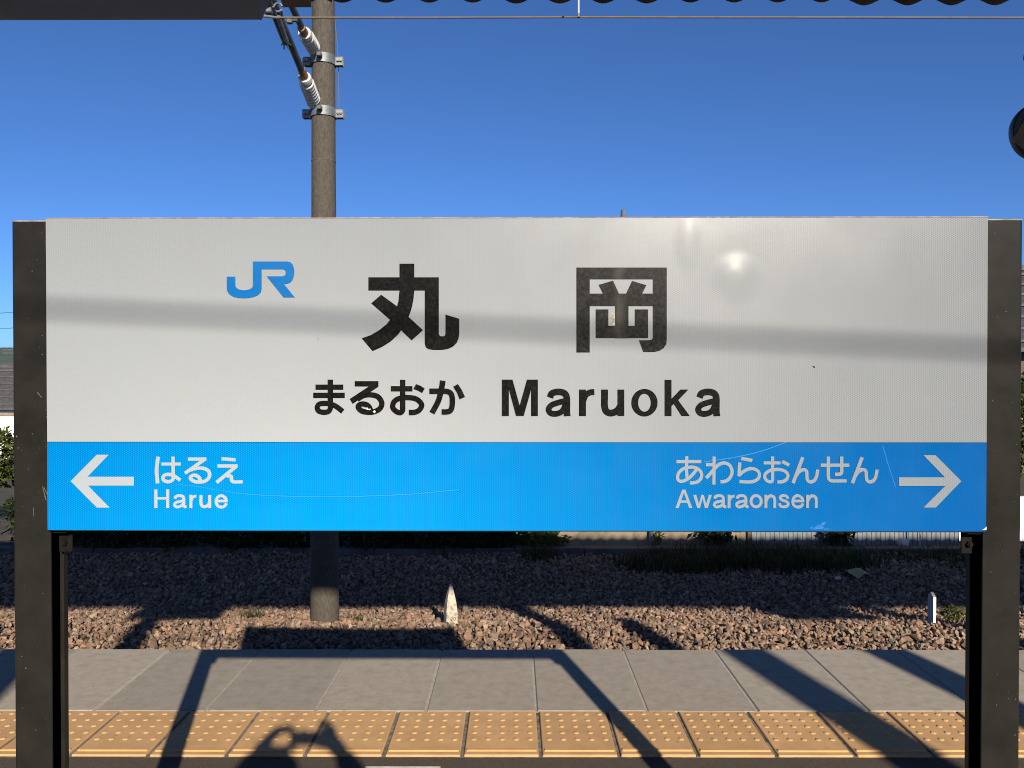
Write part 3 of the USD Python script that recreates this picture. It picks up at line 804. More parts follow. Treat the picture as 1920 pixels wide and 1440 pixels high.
obj('ballast_bed', grid_mesh(np.linspace(-11, 12, 120), np.linspace(4.4, 11.35, 50), lambda X, Y: bal_z(X, Y) - 0.03), noise_mat('ballast_fines', (0.06, 0.045, 0.034), (0.1, 0.075, 0.056), 30, 0.95, bump=0.6, bscale=60), smooth=True, kind='structure')
gravel = UsdGeom.PointInstancer.Define(stage, '/World/ballast_stones')
tag(gravel, 'brownish crushed stone ballast between the platform edge and the far kerb', 'ballast', kind='stuff')
protos = []
for i in range(10):
    pth = f'/World/ballast_stones/stone_{i:03d}' if i else '/World/ballast_stones/stone'
    usdkit.mesh(stage, pth, stone(100 + i), M_stone)
    protos.append(Sdf.Path(pth))
gravel.CreatePrototypesRel().SetTargets(protos)
pts, sc, ids, qs = [], [], [], []
step = 0.044
yy = 6.4
row = 0
while yy < 11.32:
    hw_l, hw_r = 0.66 * yy + 1.2, 0.66 * yy + 1.2
    n = int((hw_l + hw_r) / step)
    x = -hw_l + np.arange(n) * step + rng.uniform(-0.025, 0.025, n)
    y = yy + rng.uniform(-0.025, 0.025, n)
    z = bal_z(x, y) + rng.uniform(-0.03, 0.012, n)
    s = np.clip(rng.lognormal(math.log(0.060), 0.3, n), 0.035, 0.115)
    pts.append(np.stack([x, y, z], 1)); sc.append(s); ids.append(rng.integers(0, 10, n))
    u = rng.normal(size=(n, 4)); qs.append(u / np.linalg.norm(u, axis=1, keepdims=True))
    yy += step * 0.92
    row += 1
pts, sc, ids, qs = np.vstack(pts), np.concatenate(sc), np.concatenate(ids), np.vstack(qs)
gravel.CreatePositionsAttr(Vt.Vec3fArray.FromNumpy(pts.astype(np.float32)))
gravel.CreateScalesAttr(Vt.Vec3fArray.FromNumpy(np.repeat(sc[:, None], 3, 1).astype(np.float32)))
gravel.CreateProtoIndicesAttr(Vt.IntArray.FromNumpy(ids.astype(np.int32)))
gravel.CreateOrientationsAttr(Vt.QuathArray([Gf.Quath(*map(float, q)) for q in qs]))

# ------------------------------------------------------------------ concrete pole with the catenary bracket
PY = 7.95
pbase = at_y(609, 1166, PY)
PX = pbase[0]
pole = thing('concrete_pole', 'tall tapered concrete pole rising behind the sign, its foot in the ballast', 'utility pole', loc=(PX, PY, GZ - 0.1))
H = 9.4
prof = [(0, 0.140)] + [(s, 0.140 - s * 0.00475) for s in np.linspace(0.05, H, 30)] + [(H, 0.0)]
obj('shaft', lathe(prof, (0, 0, 0), (0, 0, 1), 32), M_concrete_pole, pole, smooth=40)


def prad(z):
    return 0.140 - (z - (GZ - 0.1)) * 0.00475


band_z = []
for py in (115, 213):
    z = at_y(602, py, PY)[2]
    band_z.append(z)
    zl, r = z - (GZ - 0.1), prad(z) + 0.004
    b = thing('pole_band', parent=pole)
    strap = lathe([(zl - 0.045, r), (zl - 0.045, r + 0.008), (zl + 0.045, r + 0.008), (zl + 0.045, r)], (0, 0, 0), (0, 0, 1), 32)
    obj('strap', strap, M_galv, b, smooth=40)
    for sx in (-1, 1):
        lug = cat(chbox(*sorted((sx * (r + 0.004), sx * (r + 0.085))), -0.030, -0.012, zl - 0.05, zl + 0.035, 0.003),
                  chbox(*sorted((sx * (r + 0.004), sx * (r + 0.085))), 0.012, 0.030, zl - 0.05, zl + 0.035, 0.003))
        obj('lug', lug, M_galv, b)
        for dx in (0.035, 0.062):
            cx = sx * (r + dx)
            obj('bolt', cat(cyl((cx, -0.05, zl), (cx, 0.045, zl), 0.009, n=8), cyl((cx, -0.046, zl), (cx, -0.031, zl), 0.017, n=6)), M_steel, b)
    obj('bracket_hinge', chbox(-0.024, 0.020, -r - 0.075, -r - 0.004, zl - 0.016, zl + 0.022, 0.004), M_darksteel, b)

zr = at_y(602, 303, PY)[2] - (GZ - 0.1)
obj('wire_band', lathe([(zr - 0.005, 0.140 - zr * 0.00475), (zr - 0.004, 0.140 - zr * 0.00475 + 0.003), (zr + 0.004, 0.140 - zr * 0.00475 + 0.003), (zr + 0.005, 0.140 - zr * 0.00475)], (0, 0, 0), (0, 0, 1), 28), M_bark, pole)  # thin dark ring standing in for a wire's shadow across the pole

bracket = thing('catenary_bracket', 'grey steel bracket arms on two white ribbed insulators reaching out from the concrete pole', 'catenary bracket')
XB = -1.962


def pt(px, py, x=XB):
    """point on the plane x = const seen at a pixel"""
    d = ray(px, py)
    return EYE + d * (x / d[0])


def insulator(a, b, n=9):
    """a: tube end, b: pole end"""
    d = b - a
    L = np.linalg.norm(d)
    prof = [(-0.005, 0.0), (-0.005, 0.058), (0.02, 0.064), (0.045, 0.064), (0.055, 0.05)]
    s0, s1 = 0.06, L - 0.06
    for k in range(n):
        c0 = s0 + (s1 - s0) * k / n
        w = (s1 - s0) / n
        prof += [(c0 + w * 0.08, 0.047), (c0 + w * 0.35, 0.068), (c0 + w * 0.6, 0.072), (c0 + w * 0.72, 0.066), (c0 + w * 0.8, 0.048)]
    prof += [(L - 0.055, 0.05), (L - 0.045, 0.062), (L - 0.012, 0.062), (L, 0.05), (L, 0.0)]
    ins = thing('insulator', parent=bracket)
    obj('porcelain', lathe(prof, a, d, 28), M_porcelain, ins, smooth=35)
    obj('tube_socket', lathe([(-0.12, 0.0), (-0.12, 0.036), (0.002, 0.040), (0.002, 0.0)], a, d, 18), M_rust, ins, smooth=40)
    obj('pin', cyl(b - d / L * 0.01, b + d / L * 0.10, 0.018, n=10), M_darksteel, ins)
    return d / L


u0, u1 = pt(571, 62), pt(596, 103)
l0, l1 = pt(571, 145), pt(592, 200)
du = insulator(u0, u1, 8)
dl = insulator(l0, l1, 8)
u_out = pt(540, -3)
obj('upper_tube', cyl(u0 - du * 0.02, u0 + (u_out - u0) * 2.2, 0.030, n=16), M_darksteel, bracket, smooth=40)
l_out = pt(505, -14)
mid = pt(545, 60)
obj('lower_tube', cyl(l0 - dl * 0.02, l0 + (l_out - l0) * 1.5, 0.032, n=16), M_darksteel, bracket, smooth=40)
# steady arm hanging beside the lower tube, its end pointing down
xs_ = XB + 0.03
e0, e1 = pt(535, 80, xs_), pt(503, 0, xs_)
obj('steady_arm', cyl(e0, e0 + (e1 - e0) * 1.4, 0.026, n=14), M_darksteel, bracket, smooth=40)
f0, f1 = pt(537, 76, xs_ + 0.045), pt(522, 32, xs_ + 0.045)
obj('registration_tube', cyl(f0, f1, 0.020, n=12), M_galv, bracket, smooth=40)
dd = (e1 - e0) / np.linalg.norm(e1 - e0)
cl = []
for k in range(6):
    an = k * math.pi / 3
    o = np.array([math.cos(an) * 0.03, 0, math.sin(an) * 0.03])
    cl.append(cyl(e0 + o * 0.7, e0 + o * 1.3 - dd * 0.03, 0.006, n=6))
obj('end_clip', cat(cl), M_darksteel, bracket)
h0 = pt(521, 14, xs_ + 0.02)
th = np.linspace(0.2, 2 * np.pi - 0.6, 14)
ring = [h0 + 0.034 * np.array([math.cos(t), 0, math.sin(t)]) for t in th] + [pt(530, 42, xs_ + 0.02)]
obj('hook', tube(ring, 0.009, 8), M_galv, bracket)
cp = pt(543, 38)
obj('tube_clamp', cat(cyl(cp - np.array([0.05, 0, 0]), cp + np.array([0.07, 0, 0]), 0.016, n=8), chbox(cp[0] - 0.026, cp[0] + 0.026, cp[1] - 0.02, cp[1] + 0.02, cp[2] - 0.03, cp[2] + 0.03, 0.006)), M_darksteel, bracket)
c2 = pt(503, 14, xs_ - 0.02)
obj('tube_clamp', cat(chbox(c2[0] - 0.03, c2[0] + 0.03, c2[1] - 0.03, c2[1] + 0.03, c2[2] - 0.05, c2[2] + 0.05, 0.008), chbox(c2[0] - 0.05, c2[0] + 0.05, c2[1] - 0.02, c2[1] + 0.02, c2[2] - 0.008, c2[2] + 0.008, 0.003)), M_galv, bracket)
# earth wire down the right of the pole
w = [at_y(624, -10, 8.0), at_y(628, 40, 8.0), at_y(633, 90, 8.0), at_y(635, 130, 8.0), at_y(635.5, 208, 8.0)]
hook = [at_y(640 + 3.5 * math.cos(t), 211 + 4.5 * math.sin(t), 8.0) for t in np.linspace(-1.2, 2.6, 8)]
wire = obj('earth_wire', cat(tube(w, 0.0032, 6), tube(hook, 0.003, 6)), M_cable)
tag(wire, 'thin brown wire hanging down the right side of the concrete pole', 'wire')

# ------------------------------------------------------------------ things hanging under the canopy's front edge
YB = 2.75
b0, b1 = at_y(-420, 37, YB), at_y(487.5, 36.5, YB)
box_t = thing('lamp_housing', 'long grey-brown metal housing under the canopy edge at top left', 'metal housing')
zb0 = b1[2]
prof = Polygon([(YB, zb0), (YB - 0.006, zb0 + 0.012), (YB - 0.03, zb0 + 0.15), (YB + 0.10, zb0 + 0.15), (YB + 0.10, zb0 + 0.11), (YB + 0.005, zb0 + 0.001)])
m = extrude(prof, b1[0] - b0[0]); v = np.array(m.vertices)
m.vertices = np.stack([b0[0] + v[:, 2], v[:, 0], v[:, 1]], 1); m.fix_normals()
obj('body', m, M_box, box_t)
ec = extrude(prof.buffer(0.0015, join_style='mitre'), 0.003); v = np.array(ec.vertices)
ec.vertices = np.stack([b1[0] + 0.0004 + v[:, 2], v[:, 0], v[:, 1]], 1); ec.fix_normals()
obj('end_cap', ec, M_box, box_t)
obj('hanger', bx(b0[0] + 0.4, b0[0] + 0.43, YB + 0.05, YB + 0.08, zb0 + 0.151, roof_z(YB) - 0.002), M_beam, box_t)
obj('hanger', bx(b1[0] - 0.23, b1[0] - 0.2, YB + 0.05, YB + 0.08, zb0 + 0.151, roof_z(YB) - 0.002), M_beam, box_t)
YE = 3.33                                               # just outside the eave, in the sun
w0, w1 = at_y(489, 29.5, YE), at_y(520, 33, YE)
wr = at_y(1980, 33.5, YE)
wm = at_y(1085, 32, YE)
line = thing('cable', 'thin brown cable strung level below the wavy roof edge', 'cable')
obj('strand', tube([w1, at_y(800, 33.2, YE), wm, at_y(1500, 32.5, YE), wr, wr + np.array([3, 0, 0.0])], 0.0042, 8), M_cable, line, smooth=40)
obj('fitting', cat(cyl(w0, w1, 0.0065, 0.005, n=10), cyl(w0 - np.array([0.008, 0, -0.004]), w0, 0.010, n=10)), M_galv, line)
r0, r1 = at_y(1085, -14, YE), at_y(1085, 27, YE)
hang = thing('cable_hanger', 'short white rod with a dark clip holding the cable from the roof', 'cable hanger')
obj('rod', tube([np.array([r1[0], YF - 0.25, roof_z(YF - 0.25) + 0.05]), np.array([r1[0], YE - 0.02, r0[2] + 0.03]), r0, r1], 0.0036, n=10), M_porcelain, hang)
obj('clip', cat(chbox(r1[0] - 0.006, r1[0] + 0.006, r1[1] - 0.006, r1[1] + 0.006, wm[2] - 0.003, wm[2] + 0.014, 0.002), cyl(r1 + np.array([-0.006, 0, -0.012]), r1 + np.array([0.014, 0, -0.011]), 0.003, n=8)), M_dark, hang)

# dark disc at the right edge
YD = 2.4
disc = thing('round_mirror', 'dark round disc with a brown plate, cut off by the right picture edge', 'mirror')
dc = at_y(1948, 248, YD)
rr = 54 / FPX * YD
sc_ = np.array([1.0, 0, 1.02])
m = lathe([(-0.035, 0.0), (-0.03, rr * 0.8), (-0.012, rr * 0.97), (0.0, rr), (0.012, rr), (0.015, rr * 0.96), (0.016, 0.0)], dc, (0, -1, 0), 48)
obj('housing', m, M_dark, disc, smooth=35)
def dpt(px, py): return at_y(px, py, YD - 0.018)
pl = [dpt(1899, 262), dpt(1950, 165 + 8), dpt(1995, 232), dpt(1942, 300)]
pv = np.array(pl + [p + np.array([0, 0.004, 0]) for p in pl])
obj('back_plate', trimesh.convex.convex_hull(pv), M_brown, disc)
arm = [at_y(1948, 180, YD + 0.03), at_y(1938, 118, YD + 0.03), at_y(1936, 60, YD + 0.03), np.array([at_y(1936, 60, YD + 0.03)[0], YD + 0.03, roof_z(YD) - 0.002])]
nub = at_y(1925, 105, YD + 0.03)
obj('arm_clamp', cat(cyl(nub, at_y(1945, 105, YD + 0.03), 0.017, n=14)), M_dark, disc, smooth=40)
obj('arm', tube(arm, 0.011, 10), M_dark, disc)

# ------------------------------------------------------------------ markers and litter on the ballast
def marker_base(px, py):
    p = at_z(px, py, -0.925)
    return p


p20 = marker_base(845, 1168)
mk = thing('stone_marker', 'white pointed concrete marker numbered 20 standing in the ballast', 'marker post', loc=(p20[0], p20[1], -0.945), rotz=math.radians(18))
sc0 = p20[1] / FPX
hw = 13.0 * sc0 / 1.22
layers = [(-0.12, hw, hw), (0.13, hw, hw), (0.22, hw * 0.84, hw * 0.84), (0.30, hw * 0.58, hw * 0.58), (0.385, hw * 0.22, hw * 0.22), (0.395, hw * 0.12, hw * 0.12)]
v, f = [], []
for z, a, b in layers:
    v += [(-a, -b, z), (a, -b, z), (a, b, z), (-a, b, z)]
for k_ in range(len(layers) - 1):
    for i in range(4):
        j = (i + 1) % 4
        f += [(4 * k_ + i, 4 * k_ + j, 4 * k_ + 4 + j), (4 * k_ + i, 4 * k_ + 4 + j, 4 * k_ + 4 + i)]
t = 4 * (len(layers) - 1)
f += [(t, t + 1, t + 2), (t, t + 2, t + 3)]
obj('post', trimesh.Trimesh(v, f, process=False), M_marker, mk)
num = meshkit.text_mesh('20', 0.034, 0.0015)
num.apply_translation([-num.bounds.mean(0)[0] + 0.012, -0.0, 0])
nv = np.array(num.vertices)
num.vertices = np.stack([nv[:, 0], -hw - nv[:, 2] - 0.0005, nv[:, 1] + 0.058], 1)
num.fix_normals()
obj('number', num, M_black, mk)

pm = marker_base(1747, 1171)
mk2 = thing('flat_marker', 'thin grey flat peg with a lit white edge, right of the numbered marker', 'marker post', loc=(pm[0], pm[1], -0.945))
s2 = pm[1] / FPX
prof = Polygon([(-0.05, -0.12), (0.05, -0.12), (0.05, 0.29), (0.0, 0.335), (-0.05, 0.30)])
m = extrude(prof, 0.028); v = np.array(m.vertices)
m.vertices = np.stack([v[:, 2] - 0.014, v[:, 0], v[:, 1]], 1); m.fix_normals()
obj('peg', m, M_greymark, mk2)
obj('painted_edge', bx(-0.013, 0.013, -0.0525, -0.0502, -0.1, 0.297), M_plaster, mk2)

pc = at_z(1605, 1074, -1.05)
cgrid = grid_mesh(np.linspace(-0.13, 0.13, 9), np.linspace(-0.12, 0.12, 7), lambda X, Y: 0.02 * np.sin(X * 22 + 1) + 0.03 * np.cos(Y * 15) + 0.03 * (X / 0.13) ** 2 * (Y > 0))
cg2 = cgrid.copy(); cg2.apply_translation([0, 0, -0.004]); cg2.invert()
m = cat(cgrid, cg2)
m.apply_transform(trimesh.transformations.rotation_matrix(0.5, [0, 0, 1])); m.apply_translation(pc)
tag(obj('cardboard_scrap', m, M_card, smooth=True), 'crumpled yellowish scrap lying on the dark ballast at right', 'litter')
pl_ = at_z(1571, 1084, -1.07)
m = trimesh.creation.icosphere(2, 0.035); m.vertices *= [1.2, 0.8, 0.6]; m.vertices += 0.012 * (meshkit.noise(m.vertices * 60)[:, None] - 0.5); m.apply_translation(pl_)
tag(obj('paper_scrap', m, M_paper), 'small white paper scrap left of the yellowish one', 'litter')

# ------------------------------------------------------------------ far kerb, walls, fence
YK = 11.36
obj_k = thing('concrete_kerb', 'low concrete kerb along the far edge of the ballast in shade', 'kerb')
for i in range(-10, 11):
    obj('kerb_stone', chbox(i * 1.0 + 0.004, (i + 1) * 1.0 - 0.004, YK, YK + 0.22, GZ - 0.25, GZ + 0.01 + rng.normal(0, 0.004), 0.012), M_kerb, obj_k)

YW = 11.85
wx0, wx1 = at_y(905, 1000, YW)[0], at_y(1402, 1000, YW)[0]
wl = thing('beige_wall', 'stained beige concrete wall beyond the tracks, sunlit just under the sign', 'wall')
obj('wall_face', chbox(wx0, wx1, YW, YW + 0.15, GZ - 0.2, -0.02, 0.01), M_wall, wl)
obj('coping', chbox(wx0 - 0.02, wx1 + 0.02, YW - 0.02, YW + 0.17, -0.019, 0.04, 0.01), M_wall, wl)
px_ = at_y(1405.5, 1000, YW - 0.05)[0]
fp = obj('fence_post', chbox(px_ - 0.03, px_ + 0.03, YW - 0.06, YW + 0.02, GZ - 0.2, 0.1, 0.006), M_bark)
tag(fp, 'dark post where the beige wall meets the white ribbed fence', 'post')
fp2x = at_y(1424, 1000, YW + 0.05)[0]
fn = thing('ribbed_fence', 'white ribbed steel sheet fence right of the beige wall', 'fence')
fx0, fx1 = at_y(1410, 1000, YW + 0.03)[0], at_y(1799, 1000, YW + 0.03)[0]
pitch = 0.0695
npan = 5
for k_ in range(npan):
    a = fx0 + (fx1 - fx0) * k_ / npan
    b = fx0 + (fx1 - fx0) * (k_ + 1) / npan - 0.002
    X, Yv = [], []
    nr = max(1, round((b - a) / pitch))
    pw = (b - a) / nr
    for i in range(nr):
        x = a + i * pw
        X += [x, x + pw * 0.80, x + pw * 0.86, x + pw * 0.94]
        Yv += [0, 0, 0.013, 0.013]
    X.append(b); Yv.append(0.0)
    X, Yv = np.array(X), np.array(Yv) + YW + 0.03 + 0.002 * (k_ % 2)
    n = len(X)
    v = np.vstack([np.stack([X, Yv, np.full(n, GZ - 0.1)], 1), np.stack([X, Yv, np.full(n, 0.45)], 1), np.stack([X, Yv + 0.002, np.full(n, 0.45)], 1), np.stack([X, Yv + 0.002, np.full(n, GZ - 0.1)], 1)])
    f = []
    for r_ in range(3):
        for i in range(n - 1):
            f += [(r_ * n + i, r_ * n + i + 1, (r_ + 1) * n + i + 1), (r_ * n + i, (r_ + 1) * n + i + 1, (r_ + 1) * n + i)]
    obj('fence_sheet', trimesh.Trimesh(v, f, process=False), M_fence, fn)
for x in np.linspace(fx0 + 0.1, fx1 - 0.1, 4):
    obj('fence_stay', bx(x - 0.025, x + 0.025, YW + 0.062, YW + 0.11, GZ - 0.1, 0.4), M_steel, fn)
obj('fence_rail', bx(fx0, fx1, YW + 0.052, YW + 0.06, 0.28, 0.26), M_steel, fn)
q0, q1 = at_y(1801, 1000, YW + 0.15)[0], 9.5
lw = thing('white_wall', 'low white wall at far right beyond the ribbed fence', 'wall')
obj('wall_face', chbox(q0, q1, YW + 0.2, YW + 0.34, GZ - 0.03, -0.36, 0.01), M_plaster, lw)
stx = at_y(1222, 1003, YW - 0.12)
tag(obj('stake', cyl((stx[0] - 0.02, YW - 0.12, GZ - 0.1), (stx[0] + 0.02, YW - 0.1, -0.5), 0.022, n=8), M_galv), 'short grey stake against the beige wall', 'stake')
s2x = at_y(1727, 1010, 11.6)
tag(obj('stick', cyl((s2x[0], 11.62, GZ - 0.1), (s2x[0] - 0.01, 11.62, -0.55), 0.010, n=6), M_greymark), 'thin grey stick in front of the ribbed fence', 'stick')
rk = at_z(1697, 1022, GZ)
m = trimesh.creation.icosphere(3, 1.0); m.vertices *= [0.085, 0.07, 0.075]; m.vertices *= (0.8 + 0.45 * meshkit.fbm(m.vertices * 12, 3))[:, None]
m.apply_translation([rk[0] - 0.02, 11.66, GZ + 0.02])
tag(obj('rock', m, M_rock, smooth=40), 'pale grey rock in the shade before the ribbed fence', 'rock')

# ------------------------------------------------------------------ plants
def leaf_cloud(n, rx, ry, rz, size, r, top_heavy=0.0, flat=0.5):
    """n bent leaves (4 triangles each) spread through an uneven crown standing on z = 0"""
    c = r.normal(size=(n, 3)); c /= np.linalg.norm(c, axis=1, keepdims=True)
    rad = r.uniform(0.35, 1.0, n) ** 0.6
    lump = 0.62 + 0.6 * meshkit.fbm(c * 2.3 + r.uniform(0, 50, 3), 3)
    P = c * (rad * lump)[:, None] * [rx, ry, rz] + [0, 0, rz * 0.85]
    P[:, 2] = np.abs(P[:, 2]) + 0.01
    L = size * r.uniform(0.6, 1.3, n)
    d = r.normal(size=(n, 3)) * [1, 1, 0.7] + c * 0.6; d /= np.linalg.norm(d, axis=1, keepdims=True)
    s = np.cross(d, r.normal(size=(n, 3)) * 0.5 + [0, 0, 1]); s /= np.linalg.norm(s, axis=1, keepdims=True)
    nrm = np.cross(s, d)
    W = L * flat * 0.5
    mid_ = P + d * (L * 0.45)[:, None] + nrm * (L * 0.08)[:, None]
    tip = P + d * L[:, None] - nrm * (L * 0.12)[:, None]
    v = np.stack([P, mid_ + s * W[:, None], tip, mid_ - s * W[:, None]], 1).reshape(-1, 3)
    i = np.arange(n)[:, None] * 4
    f = np.vstack([i + [0, 1, 2], i + [0, 2, 3]])
    return trimesh.Trimesh(v, f, process=False)


def blades(n, rx, ry, h, r, w=0.006):
    x, y = r.uniform(-rx, rx, n), r.uniform(-ry, ry, n)
    keep = (x / rx) ** 2 + (y / ry) ** 2 < r.uniform(0.3, 1.1, n)
    x, y = x[keep], y[keep]
    n = len(x)
    hh = h * r.uniform(0.4, 1.1, n)
    a = r.uniform(0, 2 * np.pi, n)
    lean = hh * r.uniform(0.1, 0.7, n)
    d = np.stack([np.cos(a), np.sin(a), 0 * a], 1)
    s = np.stack([-np.sin(a), np.cos(a), 0 * a], 1) * w
    P = np.stack([x, y, 0 * x - 0.02], 1)
    m1 = P + d * (lean * 0.3)[:, None] + np.stack([0 * hh, 0 * hh, hh * 0.6], 1)
    t1 = P + d * lean[:, None] + np.stack([0 * hh, 0 * hh, hh], 1)
    v = np.stack([P - s, P + s, m1 + s * 0.7, m1 - s * 0.7, t1], 1).reshape(-1, 3)
    i = np.arange(n)[:, None] * 5
    return trimesh.Trimesh(v, np.vstack([i + [0, 1, 2], i + [0, 2, 3], i + [3, 2, 4]]), process=False)


def bush(name, label, category, x, y, rx, ry, rz, n, size, mat, seed, z=GZ - 0.03, group=None):
    r = np.random.default_rng(seed)
    t = thing(name, label, category, loc=(x, y, z), group=group)
    obj('foliage', leaf_cloud(n, rx, ry, rz, size, r), mat, t)
    st = []
    for _ in range(6):
        a = r.uniform(0, 2 * np.pi)
        st.append(cyl((0.05 * math.cos(a), 0.05 * math.sin(a), -0.05), (rx * 0.5 * math.cos(a), ry * 0.5 * math.sin(a), rz * 1.1), 0.012, 0.004, 6))
    obj('stems', cat(st), M_bark, t)
    return t


YS = 11.42
shr = [(95, 0.62, 'leafy shrub at the foot of the left sign post, beyond the ballast'), (215, 0.5, 'dark shrub beyond the ballast showing sunlit leaf tips near the left post'),
       (330, 0.6, 'dark shrub beyond the ballast, second right of the left post'), (450, 0.55, 'dark shrub beyond the ballast midway between left post and concrete pole'),
       (560, 0.6, 'dark shrub just left of the concrete pole foot beyond the ballast'), (690, 0.55, 'dark shrub just right of the concrete pole beyond the ballast'),
       (800, 0.5, 'dark shrub beyond the ballast above the numbered marker'), (900, 0.42, 'dark shrub at the left end of the beige wall')]
for i, (px, hgt, lab) in enumerate(shr):
    p = at_y(px, 1020, YS)
    bush('shrub', lab, 'shrub', p[0], YS + 0.05, 0.72, 0.19, hgt * 0.85, 3000, 0.085, M_leaf, 40 + i, group=None)
p = at_y(1000, 1015, 11.6)
bush('creeper', 'low broad-leaved creeper spilling in front of the beige wall', 'plant', p[0] + 0.1, 11.62, 0.42, 0.16, 0.13, 500, 0.10, M_leaf2, 61)
p = at_y(1340, 1005, 11.85)
bush('leafy_weed', 'leafy weed hanging against the right end of the beige wall', 'plant', p[0], 11.68, 0.30, 0.12, 0.36, 330, 0.11, M_leaf, 62)
p = at_y(1570, 1005, 11.8)
bush('leafy_weed', 'dark leafy weed in front of the ribbed fence', 'plant', p[0], 11.68, 0.28, 0.12, 0.34, 420, 0.10, M_leaf, 63)
p = at_y(1230, 1008, 11.9)
bush('seedling', 'small seedling beside the stake at the beige wall', 'plant', p[0], 11.74, 0.10, 0.05, 0.10, 40, 0.08, M_leaf2, 64)

gr = np.random.default_rng(5)
patches = []
for px, py, rx, ry, h, n in [(1270, 1062, 0.9, 0.5, 0.24, 2500), (1450, 1060, 0.9, 0.5, 0.26, 3000), (1560, 1058, 0.7, 0.5, 0.25, 2200), (1380, 1042, 1.4, 0.3, 0.24, 2600), (1690, 1050, 0.5, 0.35, 0.22, 500), (1800, 1055, 0.5, 0.5, 0.25, 600), (1010, 1050, 0.32, 0.25, 0.25, 500), (1880, 1045, 0.6, 0.5, 0.3, 700)]:
    q = at_z(px, py, -1.1)
    m = blades(n, rx, ry, h, gr, 0.006)
    m.apply_translation([q[0], q[1], -1.1])
    patches.append(m)
tag(obj('grass', cat(patches), M_grass), 'tall grass growing in the shade along the far edge of the ballast', 'grass', kind='stuff')
for px, py, rx, h, n, lab in [(470, 1152, 0.16, 0.10, 130, 'small grass tuft at the shadow edge left of the concrete pole'), (672, 1160, 0.06, 0.06, 60, 'tiny grass tuft just right of the concrete pole foot'),
                              (1484, 1166, 0.07, 0.05, 45, 'tiny grass tuft in the sunlit ballast, centre right')]:
    q = at_z(px, py, -0.96)
    m = blades(n, rx, 0.06, h, gr, 0.004); m.apply_translation([q[0], q[1], -0.95])
    tag(obj('grass_tuft', m, M_grass), lab, 'grass tuft')
q = at_z(1787, 1162, -0.95)
bush('weed', 'low green weed right of the flat grey peg', 'plant', q[0], q[1], 0.13, 0.08, 0.07, 260, 0.035, M_leaf2, 66, z=-0.95)
q = at_y(4, 1000, 12.6)
tr = thing('small_tree', 'small sunlit tree glimpsed left of the left sign post', 'tree', loc=(q[0] - 0.25, 12.6, GZ - 0.05))
rt = np.random.default_rng(71)
cr = leaf_cloud(2600, 0.75, 0.6, 0.55, 0.10, rt); cr.apply_translation([0, 0, 0.75])
obj('crown', cr, M_leaf2, tr)
obj('trunk', cat(cyl((0.2, 0, -0.05), (0.18, 0, 0.9), 0.025, 0.018, 8), cyl((0.18, 0, 0.9), (0.4, 0.1, 1.3), 0.015, 0.006, 6), cyl((0.18, 0, 0.9), (-0.2, 0, 1.4), 0.015, 0.006, 6)), M_bark, tr)

# hedge at right
q = at_y(1925, 800, 15.0)
hd = thing('hedge_tree', 'green tree glimpsed right of the right sign post', 'tree', loc=(q[0] + 0.5, 15.2, GZ - 0.05))
cr = leaf_cloud(5000, 1.0, 0.8, 1.2, 0.11, np.random.default_rng(72)); cr.apply_translation([0, 0, 0.55])
obj('crown', cr, M_leaf2, hd)
obj('trunk', cyl((0, 0, -0.05), (0, 0, 1.5), 0.05, 0.03, 8), M_bark, hd)

# ------------------------------------------------------------------ houses beyond
def house(name, label, x0, x1, y0, y1, zg, zeave, zridge, roofmat, wallmat, over=0.4):
    t = thing(name, label, 'house')
    obj('walls', bx(x0, x1, y0, y1, zg - 0.3, zeave), wallmat, t)
    ym = (y0 + y1) / 2
    v = np.array([(x0 - over, y0 - over, zeave - 0.08), (x1 + over, y0 - over, zeave - 0.08), (x1 + over, y1 + over, zeave - 0.08), (x0 - over, y1 + over, zeave - 0.08), (x0 + 0.3, ym, zridge), (x1 - 0.3, ym, zridge),
                  (x0 - over, y0 - over, zeave + 0.02), (x1 + over, y0 - over, zeave + 0.02), (x1 + over, y1 + over, zeave + 0.02), (x0 - over, y1 + over, zeave + 0.02)])
    rf = obj('roof', trimesh.convex.convex_hull(v), roofmat, t)
    obj('ridge', chbox(x0 + 0.2, x1 - 0.2, ym - 0.12, ym + 0.12, zridge - 0.05, zridge + 0.12, 0.03), roofmat, rf)
    # battens of the tiles, a course every 0.35 m on the front slope
    nrow = max(2, int((ym - y0) / 0.45))
    for k_ in range(nrow):
        a = (k_ + 0.5) / nrow
        yy_ = (y0 - over) + (ym - y0 + over) * a
        zz_ = zeave + 0.02 + (zridge - zeave - 0.02) * a
        xa = (x0 - over) + (0.3 + over) * a
        xb = (x1 + over) - (0.3 + over) * a
        obj('tile_course', bx(xa + 0.05, xb - 0.05, yy_ - 0.12, yy_ + 0.12, zz_ - 0.03, zz_ + 0.035), roofmat, rf)
    nwin = max(1, int((x1 - x0) / 2.6))
    for k_ in range(nwin):
        cx = x0 + (k_ + 0.5) * (x1 - x0) / nwin
        zc = (zg + zeave) / 2 + 0.25
        w_ = obj('window', chbox(cx - 0.75, cx + 0.75, y0 - 0.05, y0 - 0.002, zc - 0.5, zc + 0.5, 0.01), M_steel, t)
        for s_ in (-1, 1):
            obj('pane', bx(cx + s_ * 0.36 - 0.32, cx + s_ * 0.36 + 0.32, y0 - 0.056, y0 - 0.0505, zc - 0.44, zc + 0.44), M_window, w_)
    return t


